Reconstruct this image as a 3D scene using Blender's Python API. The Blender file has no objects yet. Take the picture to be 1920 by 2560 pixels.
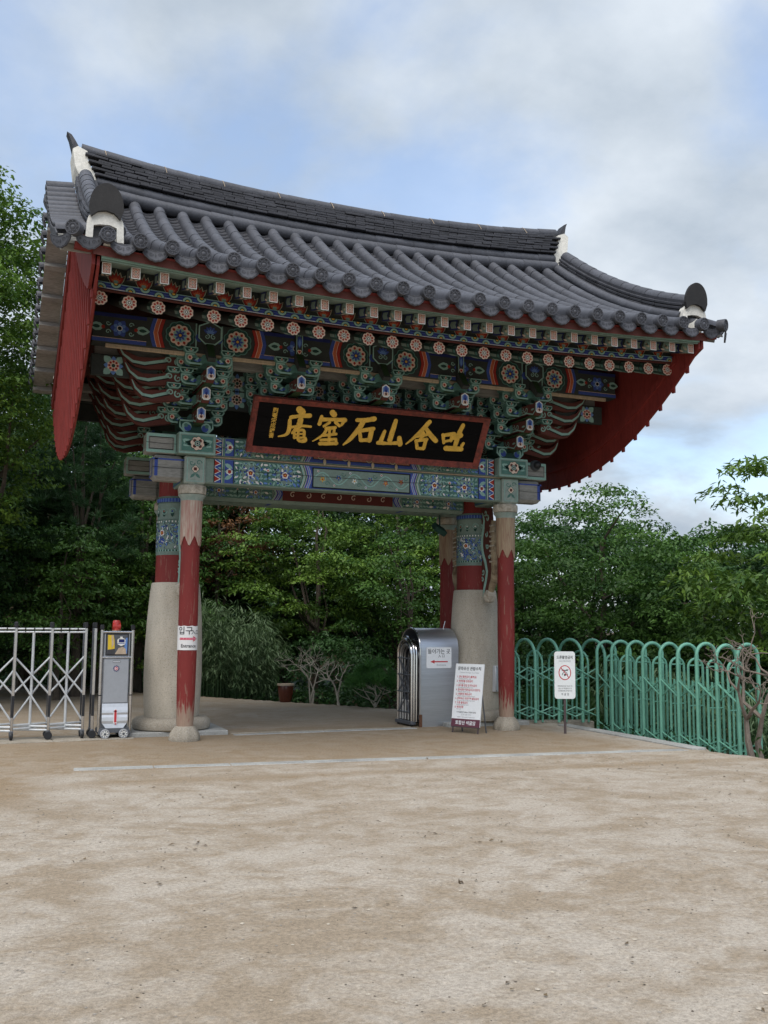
import bpy, math, random
import numpy as np
from mathutils import Matrix, Vector

SC = bpy.context.scene
COL = SC.collection
R = math.radians
random.seed(7)

# ------------------------------------------------------------------ camera
YAW, PITCH, ROLL = 0.379657573, 0.116946567, 0.008515840
cd = bpy.data.cameras.new('camera')
cd.sensor_fit = 'VERTICAL'
cd.sensor_height = 36.0
cd.lens = 2460.85 / 2560 * 36
cd.clip_end = 2000
cam = bpy.data.objects.new('camera', cd)
COL.objects.link(cam)
_f = Vector((math.sin(YAW) * math.cos(PITCH), math.cos(YAW) * math.cos(PITCH), math.sin(PITCH)))
_r = Vector((math.cos(YAW), -math.sin(YAW), 0))
_u = _r.cross(_f)
_r2 = _r * math.cos(ROLL) + _u * math.sin(ROLL)
_u2 = -_r * math.sin(ROLL) + _u * math.cos(ROLL)
M = Matrix((_r2, _u2, -_f)).transposed().to_4x4()
M.translation = (-5.218, -15.245, 1.6)
cam.matrix_world = M
SC.camera = cam

# ------------------------------------------------------------------ world: nishita sky behind a broken cloud deck
SUN_EL, SUN_AZ = R(60), R(216)          # azimuth measured clockwise from +Y: the sun stands behind the camera, a little left
W = bpy.data.worlds.new('World')
SC.world = W
W.use_nodes = True
nt = W.node_tree
nt.nodes.clear()
def wn(t, **k):
    n = nt.nodes.new(t)
    for a, b in k.items(): setattr(n, a, b)
    return n
wout = wn('ShaderNodeOutputWorld')
sky = wn('ShaderNodeTexSky', sky_type='NISHITA')
sky.sun_disc = False
sky.sun_elevation = SUN_EL
sky.sun_rotation = SUN_AZ
sky.air_density = 1.0
sky.dust_density = 1.5
bg1 = wn('ShaderNodeBackground')
bg1.inputs['Strength'].default_value = 0.132
nt.links.new(sky.outputs[0], bg1.inputs['Color'])
tc = wn('ShaderNodeTexCoord')
sep = wn('ShaderNodeSeparateXYZ')
nt.links.new(tc.outputs['Generated'], sep.inputs[0])
den = wn('ShaderNodeMath', operation='ADD'); den.inputs[1].default_value = 0.32
absz = wn('ShaderNodeMath', operation='ABSOLUTE')
nt.links.new(sep.outputs['Z'], absz.inputs[0])
nt.links.new(absz.outputs[0], den.inputs[0])
cmb = wn('ShaderNodeCombineXYZ')
for ax in 'XY':
    dv = wn('ShaderNodeMath', operation='DIVIDE')
    nt.links.new(sep.outputs[ax], dv.inputs[0]); nt.links.new(den.outputs[0], dv.inputs[1])
    nt.links.new(dv.outputs[0], cmb.inputs[ax])
mp = wn('ShaderNodeMapping')
mp.inputs['Location'].default_value = (0.366, 1.675, 0)
nt.links.new(cmb.outputs[0], mp.inputs['Vector'])
n1 = wn('ShaderNodeTexNoise'); n1.inputs['Scale'].default_value = 1.7; n1.inputs['Detail'].default_value = 9; n1.inputs['Roughness'].default_value = 0.52; n1.inputs['Distortion'].default_value = 0.35
nt.links.new(mp.outputs[0], n1.inputs['Vector'])
cov = wn('ShaderNodeMapRange'); cov.interpolation_type = 'SMOOTHSTEP'
cov.inputs['From Min'].default_value = 0.38; cov.inputs['From Max'].default_value = 0.56
cov.inputs['To Min'].default_value = 0.35; cov.inputs['To Max'].default_value = 1.0
nt.links.new(n1.outputs['Fac'], cov.inputs['Value'])
n2 = wn('ShaderNodeTexNoise'); n2.inputs['Scale'].default_value = 2.6; n2.inputs['Detail'].default_value = 8; n2.inputs['Roughness'].default_value = 0.55
nt.links.new(mp.outputs[0], n2.inputs['Vector'])
cr = wn('ShaderNodeValToRGB')
cr.color_ramp.elements[0].position = 0.36; cr.color_ramp.elements[0].color = (0.255, 0.30, 0.355, 1)
cr.color_ramp.elements[1].position = 0.66; cr.color_ramp.elements[1].color = (0.43, 0.47, 0.515, 1)
nt.links.new(n2.outputs['Fac'], cr.inputs['Fac'])
bg2 = wn('ShaderNodeBackground'); bg2.inputs['Strength'].default_value = 0.85
nt.links.new(cr.outputs['Color'], bg2.inputs['Color'])
mx = wn('ShaderNodeMixShader')
nt.links.new(cov.outputs[0], mx.inputs['Fac'])
nt.links.new(bg1.outputs[0], mx.inputs[1]); nt.links.new(bg2.outputs[0], mx.inputs[2])
nt.links.new(mx.outputs[0], wout.inputs['Surface'])

# ------------------------------------------------------------------ sun behind thin cloud
sl = bpy.data.lights.new('sun', 'SUN')
sl.energy = 1.5
sl.angle = R(55)
sl.color = (1.0, 0.96, 0.90)
sun = bpy.data.objects.new('sun', sl)
COL.objects.link(sun)
sd = Vector((math.sin(SUN_AZ) * math.cos(SUN_EL), math.cos(SUN_AZ) * math.cos(SUN_EL), math.sin(SUN_EL)))
sun.rotation_euler = sd.to_track_quat('Z', 'Y').to_euler()
sun.location = sd * 40

SC.view_settings.view_transform = 'Standard'
SC.view_settings.look = 'None'
SC.view_settings.gamma = 1.0
SC.view_settings.use_curve_mapping = False
SC.view_settings.exposure = 1.10
SC.render.engine = 'CYCLES'
SC.cycles.max_bounces = 6
SC.cycles.diffuse_bounces = 3
SC.cycles.glossy_bounces = 3
SC.cycles.transmission_bounces = 3

# ------------------------------------------------------------------ materials
MATS = {}
def newmat(name):
    m = bpy.data.materials.new(name); m.use_nodes = True
    MATS[name] = m
    t = m.node_tree
    return m, t, t.nodes['Principled BSDF']
def N(t, typ, ins=None, **k):
    n = t.nodes.new(typ)
    for a, b in k.items(): setattr(n, a, b)
    for a, b in (ins or {}).items():
        if hasattr(b, 'links') or isinstance(b, bpy.types.NodeSocket): t.links.new(b, n.inputs[a])
        else: n.inputs[a].default_value = b
    return n
def rgba(c): return (c[0], c[1], c[2], 1)
def pos(t, scale=(1, 1, 1)):
    g = N(t, 'ShaderNodeNewGeometry')
    m = N(t, 'ShaderNodeMapping', {'Vector': g.outputs['Position'], 'Scale': scale})
    return m.outputs[0]
def mixc(t, fac, a, b, blend='MIX'):
    n = N(t, 'ShaderNodeMix', data_type='RGBA', blend_type=blend)
    for i, v in ((0, fac), (6, a), (7, b)):
        if isinstance(v, bpy.types.NodeSocket): t.links.new(v, n.inputs[i])
        else: n.inputs[i].default_value = v if i == 0 else rgba(v)
    return n.outputs[2]
def ramp(t, fac, lo, hi, a=0.0, b=1.0):
    n = N(t, 'ShaderNodeMapRange', {'Value': fac, 'From Min': lo, 'From Max': hi, 'To Min': a, 'To Max': b})
    return n.outputs[0]
def noise(t, vec, scale, detail=4, rough=0.55, dist=0.0):
    return N(t, 'ShaderNodeTexNoise', {'Vector': vec, 'Scale': scale, 'Detail': detail, 'Roughness': rough, 'Distortion': dist}).outputs['Fac']
def bump(t, bsdf, h, strength=0.3, dist=0.01):
    b = N(t, 'ShaderNodeBump', {'Height': h, 'Strength': strength, 'Distance': dist})
    t.links.new(b.outputs[0], bsdf.inputs['Normal'])
def simple(name, col, rough=0.6, var=0.18, nscale=9.0, metal=0.0, stretch=(1, 1, 1), bmp=0.15, rnd=0.0, spec=0.4):
    m, t, b = newmat(name)
    v = pos(t, stretch)
    f = noise(t, v, nscale, 6, 0.6)
    f2 = noise(t, v, nscale * 7, 3, 0.6)
    k = N(t, 'ShaderNodeMath', {0: f, 1: f2}, operation='ADD').outputs[0]
    k = ramp(t, k, 0.7, 1.3, 1 - var, 1 + var)
    if rnd:
        oi = N(t, 'ShaderNodeObjectInfo')
        k2 = ramp(t, oi.outputs['Random'], 0, 1, 1 - rnd, 1 + rnd)
        k = N(t, 'ShaderNodeMath', {0: k, 1: k2}, operation='MULTIPLY').outputs[0]
    c = N(t, 'ShaderNodeVectorMath', {0: (col[0], col[1], col[2])}, operation='SCALE')
    t.links.new(k, c.inputs['Scale'])
    t.links.new(c.outputs[0], b.inputs['Base Color'])
    b.inputs['Roughness'].default_value = rough
    b.inputs['Metallic'].default_value = metal
    b.inputs['Specular IOR Level'].default_value = spec
    if bmp: bump(t, b, f2, bmp, 0.004)
    return m

# dancheong paints
for nm, c in dict(p_lgreen=(.26, .425, .37), p_teal=(.085, .19, .160), p_dgreen=(.022, .062, .050), p_ink=(.010, .014, .014),
                  p_blue=(.050, .085, .31), p_lblue=(.13, .24, .52), p_navy=(.018, .026, .12), p_red=(.33, .035, .025), p_orange=(.50, .13, .06),
                  p_cream=(.68, .52, .42), p_white=(.72, .72, .68), p_yellow=(.62, .36, .06), p_brown=(.105, .034, .027), p_terra=(.36, .155, .115), p_maroon=(.115, .028, .024),
                  p_beige=(.50, .43, .31), p_grgreen=(.20, .27, .235), p_charc=(.040, .046, .042), p_underg=(.028, .058, .022)).items():
    simple(nm, c, 0.75, 0.16, 6, bmp=0.1, spec=0.25)
simple('red_paint', (.205, .030, .025), 0.62, 0.22, 3.0, stretch=(1, 1, .25), bmp=0.2, spec=0.3)
simple('grey_wood', (.27, .265, .245), 0.85, 0.3, 5, stretch=(.4, .4, 3), bmp=0.4, spec=0.2)
simple('pale_wood', (.42, .33, .23), 0.8, 0.25, 5, stretch=(2, 2, .3), bmp=0.3, spec=0.2)
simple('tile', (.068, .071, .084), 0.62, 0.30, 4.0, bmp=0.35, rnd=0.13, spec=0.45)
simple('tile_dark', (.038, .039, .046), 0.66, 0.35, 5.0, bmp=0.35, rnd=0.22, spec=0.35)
simple('tile_black', (.022, .020, .019), 0.55, 0.3, 7, bmp=0.3)
simple('plaster', (.66, .64, .58), 0.9, 0.22, 5, bmp=0.4)
simple('signblack', (.006, .0055, .006), 0.75, 0.35, 3, stretch=(.3, 1, 3), bmp=0.15, spec=0.08)
simple('gold', (.72, .43, .065), 0.55, 0.25, 12, bmp=0.25)
simple('steel', (.56, .57, .59), 0.30, 0.10, 3, metal=1.0, stretch=(8, 8, .2), bmp=0.03)
simple('steel_brushed', (.50, .52, .55), 0.36, 0.12, 2, metal=0.92, stretch=(.3, .3, 9), bmp=0.04)
simple('chrome', (.60, .60, .61), 0.18, 0.08, 3, metal=1.0, bmp=0.0)
simple('tube_white', (.56, .58, .59), 0.42, 0.14, 4, metal=0.25, bmp=0.05)
simple('black_plastic', (.016, .017, .020), 0.45, 0.2, 8, bmp=0.05)
simple('grey_panel', (.36, .38, .41), 0.38, 0.06, 3, metal=0.3, bmp=0.02)
simple('silver_panel', (.58, .60, .63), 0.32, 0.08, 4, metal=0.35, bmp=0.03)
simple('dark_grey', (.085, .092, .105), 0.5, 0.15, 6, bmp=0.1)
simple('white_sign', (.80, .82, .84), 0.42, 0.05, 4, bmp=0.02)
simple('white_sign2', (.78, .80, .79), 0.45, 0.06, 4, bmp=0.02)
simple('paper', (.74, .73, .72), 0.7, 0.06, 12, bmp=0.25)
simple('ink_text', (.045, .045, .05), 0.6, 0.05, 5, bmp=0)
simple('grey_text', (.32, .33, .35), 0.6, 0.05, 5, bmp=0)
simple('red_text', (.52, .035, .045), 0.5, 0.08, 5, bmp=0)
simple('pink_text', (.66, .18, .26), 0.6, 0.1, 5, bmp=0)
simple('wine', (.12, .035, .055), 0.5, 0.1, 5, bmp=0.02)
simple('brown_post', (.075, .055, .055), 0.5, 0.12, 6, bmp=0.05)
simple('red_lamp', (.42, .028, .020), 0.22, 0.08, 5, bmp=0.02, spec=0.6)
simple('green_tube', (.135, .345, .255), 0.42, 0.16, 3.0, bmp=0.10, stretch=(1, 1, .4))
simple('bark', (.085, .068, .052), 0.9, 0.4, 8, stretch=(1, 1, .3), bmp=0.8)
simple('pale_bark', (.42, .37, .30), 0.9, 0.35, 8, stretch=(1, 1, .3), bmp=0.6)
simple('dead_wood', (.17, .14, .115), 0.9, 0.35, 8, stretch=(1, 1, .3), bmp=0.6)
simple('pot_glaze', (.10, .028, .016), 0.2, 0.2, 6, bmp=0.05)
simple('yellow_print', (.66, .46, .03), 0.5, 0.1, 8, bmp=0)
simple('tan_print', (.46, .36, .26), 0.5, 0.2, 14, bmp=0)
simple('rust', (.12, .055, .03), 0.8, 0.3, 14, bmp=0.3)
simple('rock', (.30, .27, .23), 0.85, 0.3, 8, bmp=0.5, rnd=.25)

def granite(name, base, lichen=False):
    m, t, b = newmat(name)
    v = pos(t)
    sp = noise(t, v, 90, 3, 0.7)
    spd = ramp(t, sp, 0.55, 0.66)
    c = mixc(t, spd, base, tuple(x * 0.42 for x in base))
    sp2 = ramp(t, noise(t, v, 140, 2, 0.6), 0.58, 0.66)
    c = mixc(t, sp2, c, (.62, .60, .56))
    big = ramp(t, noise(t, pos(t, (1, 1, .35)), 2.2, 5, 0.6), 0.35, 0.7, 0.72, 1.12)
    n = N(t, 'ShaderNodeVectorMath', {0: c}, operation='SCALE'); t.links.new(big, n.inputs['Scale'])
    t.links.new(n.outputs[0], b.inputs['Base Color'])
    b.inputs['Roughness'].default_value = 0.85
    b.inputs['Specular IOR Level'].default_value = 0.2
    bump(t, b, sp, 0.35, 0.006)
granite('granite', (.53, .475, .385))
granite('granite_grey', (.36, .365, .35))
granite('granite_old', (.34, .30, .24))

def red_column():
    m, t, b = newmat('red_column')
    g = N(t, 'ShaderNodeNewGeometry'); s = N(t, 'ShaderNodeSeparateXYZ', {0: g.outputs['Position']})
    grain = noise(t, pos(t, (9, 9, .9)), 4, 5, 0.6, 0.6)
    fl = noise(t, pos(t, (6, 6, 1.4)), 6, 4, 0.6)
    c = mixc(t, ramp(t, noise(t, pos(t, (1, 1, .3)), 3, 4), .3, .7), (.160, .020, .018), (.225, .030, .026))
    low = ramp(t, s.outputs['Z'], 0.22, 0.62, 1.0, 0.0)
    w = N(t, 'ShaderNodeMath', {0: low, 1: ramp(t, grain, .35, .65, -.45, .45)}, operation='ADD').outputs[0]
    w = ramp(t, w, .28, .62)
    wood = mixc(t, grain, (.42, .34, .26), (.20, .10, .07))
    c = mixc(t, w, c, wood)
    fleck = ramp(t, fl, .70, .74)
    fleck = N(t, 'ShaderNodeMath', {0: fleck, 1: ramp(t, s.outputs['Z'], .5, 1.6, .8, .12)}, operation='MULTIPLY').outputs[0]
    c = mixc(t, fleck, c, (.46, .22, .19))
    t.links.new(c, b.inputs['Base Color'])
    b.inputs['Roughness'].default_value = 0.6
    b.inputs['Specular IOR Level'].default_value = 0.3
    bump(t, b, grain, 0.35, 0.01)
red_column()

def streaked(name, a, c2, sc=4, st=(9, 9, .7)):
    m, t, b = newmat(name)
    g = noise(t, pos(t, st), sc, 5, 0.65, 0.8)
    t.links.new(mixc(t, ramp(t, g, .36, .64), a, c2), b.inputs['Base Color'])
    b.inputs['Roughness'].default_value = 0.8
    bump(t, b, g, 0.35, 0.008)
streaked('worn_pink_wood', (.50, .42, .34), (.36, .16, .13))
streaked('worn_tan_wood', (.40, .31, .20), (.26, .15, .10))
streaked('frame_red', (.27, .055, .038), (.10, .028, .020), 11, (1, 1, 1))
streaked('carved_tan', (.40, .32, .21), (.17, .12, .07), 7, (1, 1, 1))
streaked('carved_white', (.58, .53, .44), (.30, .26, .20), 9, (1, 1, 1))
streaked('worn_green', (.22, .29, .255), (.33, .37, .33), 10, (1, 1, 1))

def leafmat(name, dark, light, tip=None, transl=0.28):
    m, t, b = newmat(name)
    a = N(t, 'ShaderNodeAttribute', attribute_name='tint')
    c = mixc(t, a.outputs['Fac'], dark, light)
    t.links.new(c, b.inputs['Base Color'])
    b.inputs['Roughness'].default_value = 0.5
    b.inputs['Specular IOR Level'].default_value = 0.35
    tr = N(t, 'ShaderNodeBsdfTranslucent', {'Color': c})
    mxs = N(t, 'ShaderNodeMixShader', {0: transl, 1: b.outputs[0], 2: tr.outputs[0]})
    t.links.new(mxs.outputs[0], t.nodes['Material Output'].inputs['Surface'])
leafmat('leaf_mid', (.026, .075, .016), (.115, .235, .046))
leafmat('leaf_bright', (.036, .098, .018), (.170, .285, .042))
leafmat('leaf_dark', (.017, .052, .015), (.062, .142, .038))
leafmat('leaf_blue', (.018, .058, .026), (.062, .140, .060))
leafmat('leaf_rust', (.075, .034, .018), (.22, .105, .040))
leafmat('leaf_bamboo', (.055, .110, .042), (.200, .290, .140))
leafmat('needle', (.018, .056, .020), (.060, .140, .045))
leafmat('needle_bright', (.035, .115, .024), (.110, .260, .055))
leafmat('litter', (.075, .050, .028), (.20, .150, .085), transl=0.1)

def sandmat():
    m, t, b = newmat('sand')
    v = pos(t)
    a = N(t, 'ShaderNodeAttribute', attribute_name='soil')
    d = N(t, 'ShaderNodeAttribute', attribute_name='dark_tan')
    big = noise(t, pos(t, (.9, 1.1, 1)), 0.70, 8, 0.66, 0.9)
    mid = noise(t, pos(t, (1, 1.15, 1)), 3.1, 8, 0.72, 0.5)
    k = N(t, 'ShaderNodeMath', {0: big, 1: mid}, operation='ADD').outputs[0]
    k = ramp(t, k, .86, 1.14)
    pale = (.430, .380, .318); tan = (.310, .250, .182)
    c = mixc(t, k, tan, pale)
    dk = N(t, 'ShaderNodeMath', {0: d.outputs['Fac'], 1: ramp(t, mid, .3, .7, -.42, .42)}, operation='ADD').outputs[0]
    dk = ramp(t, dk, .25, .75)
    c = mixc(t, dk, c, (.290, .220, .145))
    fine = noise(t, v, 150, 3, 0.8)
    coarse = noise(t, v, 38, 4, 0.7)
    g = ramp(t, N(t, 'ShaderNodeMath', {0: fine, 1: coarse}, operation='ADD').outputs[0], .78, 1.22, .68, 1.24)
    n = N(t, 'ShaderNodeVectorMath', {0: c}, operation='SCALE'); t.links.new(g, n.inputs['Scale'])
    c = n.outputs[0]
    grit = ramp(t, noise(t, v, 62, 2, .5), .69, .73)
    c = mixc(t, N(t, 'ShaderNodeMath', {0: grit, 1: .55}, operation='MULTIPLY').outputs[0], c, (.15, .12, .09))
    soil = mixc(t, mid, (.045, .032, .020), (.10, .075, .045))
    sk = N(t, 'ShaderNodeMath', {0: a.outputs['Fac'], 1: ramp(t, coarse, .3, .7, -.2, .2)}, operation='ADD').outputs[0]
    c = mixc(t, ramp(t, sk, .3, .7), c, soil)
    t.links.new(c, b.inputs['Base Color'])
    b.inputs['Roughness'].default_value = 0.92
    b.inputs['Specular IOR Level'].default_value = 0.15
    hh = N(t, 'ShaderNodeMath', {0: N(t, 'ShaderNodeMath', {0: coarse, 1: 1.6}, operation='MULTIPLY').outputs[0], 1: fine}, operation='ADD').outputs[0]
    hh = N(t, 'ShaderNodeMath', {0: hh, 1: N(t, 'ShaderNodeMath', {0: noise(t, v, 9, 5, .6), 1: 3.0}, operation='MULTIPLY').outputs[0]}, operation='ADD').outputs[0]
    bump(t, b, hh, 0.55, 0.012)
sandmat()

# ------------------------------------------------------------------ mesh builder
class MB:
    def __init__(s): s.v = []; s.f = []; s.m = []; s.sm = []; s.mats = []
    def mi(s, name):
        if name not in s.mats: s.mats.append(name)
        return s.mats.index(name)
    def add(s, vs, fs, mat, smooth=False):
        o = len(s.v); i = s.mi(mat)
        s.v.extend([tuple(p) for p in vs])
        for f in fs: s.f.append([a + o for a in f]); s.m.append(i); s.sm.append(smooth)
    def box(s, a, b, mat, ch=0.0, T=None):
        x0, y0, z0 = a; x1, y1, z1 = b
        cx, cy, cz = (x0 + x1) / 2, (y0 + y1) / 2, (z0 + z1) / 2
        X, Y, Z = abs(x1 - x0) / 2, abs(y1 - y0) / 2, abs(z1 - z0) / 2
        if ch <= 0:
            vs = [(cx + i * X, cy + j * Y, cz + k * Z) for i in (-1, 1) for j in (-1, 1) for k in (-1, 1)]
            fs = [(0, 1, 3, 2), (4, 6, 7, 5), (0, 4, 5, 1), (2, 3, 7, 6), (0, 2, 6, 4), (1, 5, 7, 3)]
        else:
            c = min(ch, X * .9, Y * .9, Z * .9)
            vs = []; idx = {}
            for i in (-1, 1):
                for j in (-1, 1):
                    for k in (-1, 1):
                        for ax, p in enumerate(((i * X, j * (Y - c), k * (Z - c)), (i * (X - c), j * Y, k * (Z - c)), (i * (X - c), j * (Y - c), k * Z))):
                            idx[(i, j, k, ax)] = len(vs); vs.append((cx + p[0], cy + p[1], cz + p[2]))
            fs = []
            q = [(-1, -1), (1, -1), (1, 1), (-1, 1)]
            for sgn in (-1, 1):
                fs.append([idx[(sgn, a_, b_, 0)] for a_, b_ in (q if sgn > 0 else q[::-1])])
                fs.append([idx[(a_, sgn, b_, 1)] for a_, b_ in (q[::-1] if sgn > 0 else q)])
                fs.append([idx[(a_, b_, sgn, 2)] for a_, b_ in (q if sgn > 0 else q[::-1])])
            for i in (-1, 1):
                for j in (-1, 1):
                    e = [idx[(i, j, -1, 0)], idx[(i, j, 1, 0)], idx[(i, j, 1, 1)], idx[(i, j, -1, 1)]]
                    fs.append(e if i * j < 0 else e[::-1])
                    e = [idx[(i, -1, j, 0)], idx[(i, 1, j, 0)], idx[(i, 1, j, 2)], idx[(i, -1, j, 2)]]
                    fs.append(e if i * j > 0 else e[::-1])
                    e = [idx[(-1, i, j, 1)], idx[(1, i, j, 1)], idx[(1, i, j, 2)], idx[(-1, i, j, 2)]]
                    fs.append(e if i * j < 0 else e[::-1])
                    for k in (-1, 1):
                        e = [idx[(i, j, k, 0)], idx[(i, j, k, 1)], idx[(i, j, k, 2)]]
                        fs.append(e if i * j * k > 0 else e[::-1])
        if T: vs = [T @ Vector(p) for p in vs]
        s.add(vs, fs, mat)
    def lathe(s, prof, c=(0, 0, 0), n=24, mat='granite', T=None, smooth=True, rfun=None):
        vs = []; fs = []
        for r, z in prof:
            for i in range(n):
                a = 2 * math.pi * i / n
                rr = r * (rfun(a, z) if rfun else 1)
                vs.append((c[0] + rr * math.cos(a), c[1] + rr * math.sin(a), c[2] + z))
        for j in range(len(prof) - 1):
            for i in range(n):
                k = (i + 1) % n
                fs.append((j * n + i, j * n + k, (j + 1) * n + k, (j + 1) * n + i))
        fs.append([i for i in range(n)][::-1]); fs.append([(len(prof) - 1) * n + i for i in range(n)])
        if T: vs = [T @ Vector(p) for p in vs]
        s.add(vs, fs, mat, smooth)
    def tube(s, pts, r, mat, n=8, caps=True, flat=None):
        pts = [Vector(p) for p in pts]
        rs = r if isinstance(r, (list, tuple)) else [r] * len(pts)
        vs = []; fs = []; prev = None
        for i, p in enumerate(pts):
            d = (pts[min(i + 1, len(pts) - 1)] - pts[max(i - 1, 0)])
            if d.length < 1e-9: d = Vector((0, 0, 1))
            d.normalize()
            if prev is None:
                a = Vector((0, 0, 1)) if abs(d.z) < .9 else Vector((1, 0, 0))
                u = d.cross(a).normalized()
            else:
                u = (prev - d * prev.dot(d))
                u = u.normalized() if u.length > 1e-6 else d.orthogonal().normalized()
            prev = u; w = d.cross(u)
            for k in range(n):
                t_ = 2 * math.pi * k / n
                o = u * math.cos(t_) * rs[i] + w * math.sin(t_) * rs[i]
                if flat is not None: o = Vector((o.x * flat[0], o.y * flat[1], o.z * flat[2]))
                vs.append(p + o)
        for i in range(len(pts) - 1):
            for k in range(n):
                k2 = (k + 1) % n
                fs.append((i * n + k, i * n + k2, (i + 1) * n + k2, (i + 1) * n + k))
        if caps:
            fs.append(list(range(n))[::-1]); fs.append([(len(pts) - 1) * n + k for k in range(n)])
        s.add(vs, fs, mat, True)
    def prism(s, poly, d0, d1, mapf, mat, side=None):
        n = len(poly)
        vs = [mapf(x, y, d0) for x, y in poly] + [mapf(x, y, d1) for x, y in poly]
        s.add(vs, [list(range(n))[::-1], list(range(n, 2 * n))], mat)
        s.add(vs, [(i, (i + 1) % n, (i + 1) % n + n, i + n) for i in range(n)], side or mat)
    def sweepx(s, sec, xs, zf, mat, smooth=False):
        n = len(sec); vs = []; fs = []
        for x in xs:
            dz = zf(x)
            for y, z in sec: vs.append((x, y, z + dz))
        for i in range(len(xs) - 1):
            for k in range(n):
                k2 = (k + 1) % n
                fs.append((i * n + k, (i + 1) * n + k, (i + 1) * n + k2, i * n + k2))
        fs.append(list(range(n))); fs.append([(len(xs) - 1) * n + k for k in range(n)][::-1])
        s.add(vs, fs, mat, smooth)
    def mesh(s, name):
        me = bpy.data.meshes.new(name)
        me.from_pydata(s.v, [], s.f)
        for m in s.mats: me.materials.append(MATS[m])
        me.polygons.foreach_set('material_index', s.m)
        me.polygons.foreach_set('use_smooth', s.sm)
        me.update()
        if any(s.sm): me.set_sharp_from_angle(angle=R(42))
        return me

def put_obj(name, data, parent=None, mw=None):
    o = bpy.data.objects.new(name, data)
    COL.objects.link(o)
    if parent is not None: o.parent = parent
    if mw is not None: o.matrix_basis = mw
    return o
def part(name, mb, parent=None, mw=None, label=None, kind=None):
    o = put_obj(name, mb.mesh(name) if isinstance(mb, MB) else mb, parent, mw)
    if label: o['label'] = label
    if kind: o['kind'] = kind
    return o
def thing(name, label, cat, loc=(0, 0, 0), rz=0, group=None):
    o = bpy.data.objects.new(name, None); COL.objects.link(o)
    o.empty_display_size = .2
    o.location = loc; o.rotation_euler = (0, 0, rz)
    o['label'] = label; o['category'] = cat
    if group: o['group'] = group
    return o
def tag(o, label, cat, group=None):
    o['label'] = label; o['category'] = cat
    if group: o['group'] = group
    return o
def struct(name, mb):
    o = part(name, mb); o['kind'] = 'structure'; return o
def TR(x, y, z): return Matrix.Translation((x, y, z))
def RX(a): return Matrix.Rotation(a, 4, 'X')
def RY(a): return Matrix.Rotation(a, 4, 'Y')
def RZ(a): return Matrix.Rotation(a, 4, 'Z')

# ------------------------------------------------------------------ flat painted motifs (thin layers of paint)
def flat(mb, O, U, V, Nn, base=.0015, dl=.0011):
    O, U, V, Nn = Vector(O), Vector(U), Vector(V), Vector(Nn)
    flip = U.cross(V).dot(Nn) < 0
    def put(poly, mat, layer=0):
        h = base + layer * dl
        vs = [O + U * x + V * y + Nn * h for x, y in poly]
        a = sum(poly[i][0] * poly[(i + 1) % len(poly)][1] - poly[(i + 1) % len(poly)][0] * poly[i][1] for i in range(len(poly)))
        idx = list(range(len(poly)))
        if (a < 0) != flip: idx = idx[::-1]
        mb.add(vs, [idx], mat)
    return put
def bent(mb, fn):
    def put(poly, mat, layer=0):
        # refine long edges a little so that the paint follows the curve
        out = []
        for i in range(len(poly)):
            a, b = poly[i], poly[(i + 1) % len(poly)]
            out.append(a)
            k = int(abs(a[0] - b[0]) / .05)
            for j in range(1, k + 1): out.append((a[0] + (b[0] - a[0]) * j / (k + 1), a[1] + (b[1] - a[1]) * j / (k + 1)))
        mb.add([fn(x, y, layer) for x, y in out], [list(range(len(out)))], mat)
    return put
def disc(put, cx, cy, r, mat, L=0, n=14, sy=1.0):
    put([(cx + r * math.cos(2 * math.pi * i / n), cy + r * sy * math.sin(2 * math.pi * i / n)) for i in range(n)], mat, L)
def scallop(put, cx, cy, r, lobes, mat, L=0, depth=.16, ph=0.0, sy=1.0):
    n = lobes * 5
    put([(cx + r * (1 - depth + depth * abs(math.sin(math.pi * lobes * i / n))) * math.cos(2 * math.pi * i / n + ph),
          cy + sy * r * (1 - depth + depth * abs(math.sin(math.pi * lobes * i / n))) * math.sin(2 * math.pi * i / n + ph)) for i in range(n)], mat, L)
def leaf(put, x, y, a, l, w, mat, L=0):
    c, s_ = math.cos(a), math.sin(a)
    pts = [(0, 0), (.25, .42), (.55, .5), (.82, .28), (1, 0), (.82, -.28), (.55, -.5), (.25, -.42)]
    put([(x + c * l * p - s_ * w * q, y + s_ * l * p + c * w * q) for p, q in pts], mat, L)
def petals(put, cx, cy, n, r0, l, w, mat, L=0, ph=0.0):
    for i in range(n):
        a = 2 * math.pi * i / n + ph
        leaf(put, cx + r0 * math.cos(a), cy + r0 * math.sin(a), a, l, w, mat, L)
def line(put, pts, w, mat, L=0, closed=False):
    n = len(pts)
    ws = w if isinstance(w, (list, tuple)) else [w] * n
    lft = []; rgt = []
    for i in range(n):
        if closed: a, b = pts[i - 1], pts[(i + 1) % n]
        else: a, b = pts[max(i - 1, 0)], pts[min(i + 1, n - 1)]
        dx, dy = b[0] - a[0], b[1] - a[1]; d = math.hypot(dx, dy) or 1
        nx, ny = -dy / d * ws[i] / 2, dx / d * ws[i] / 2
        lft.append((pts[i][0] + nx, pts[i][1] + ny)); rgt.append((pts[i][0] - nx, pts[i][1] - ny))
    for i in range(n if closed else n - 1):
        j = (i + 1) % n
        put([rgt[i], rgt[j], lft[j], lft[i]], mat, L)
def spiral(put, cx, cy, r, a0, turns, w, mat, L=0, dirn=1, n=18):
    pts = []
    for i in range(n + 1):
        t_ = i / n
        rr = r * (1 - .86 * t_); a = a0 + dirn * turns * 2 * math.pi * t_
        pts.append((cx + rr * math.cos(a), cy + rr * math.sin(a)))
    line(put, pts, [w * (1 - .5 * i / n) for i in range(n + 1)], mat, L)
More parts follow.
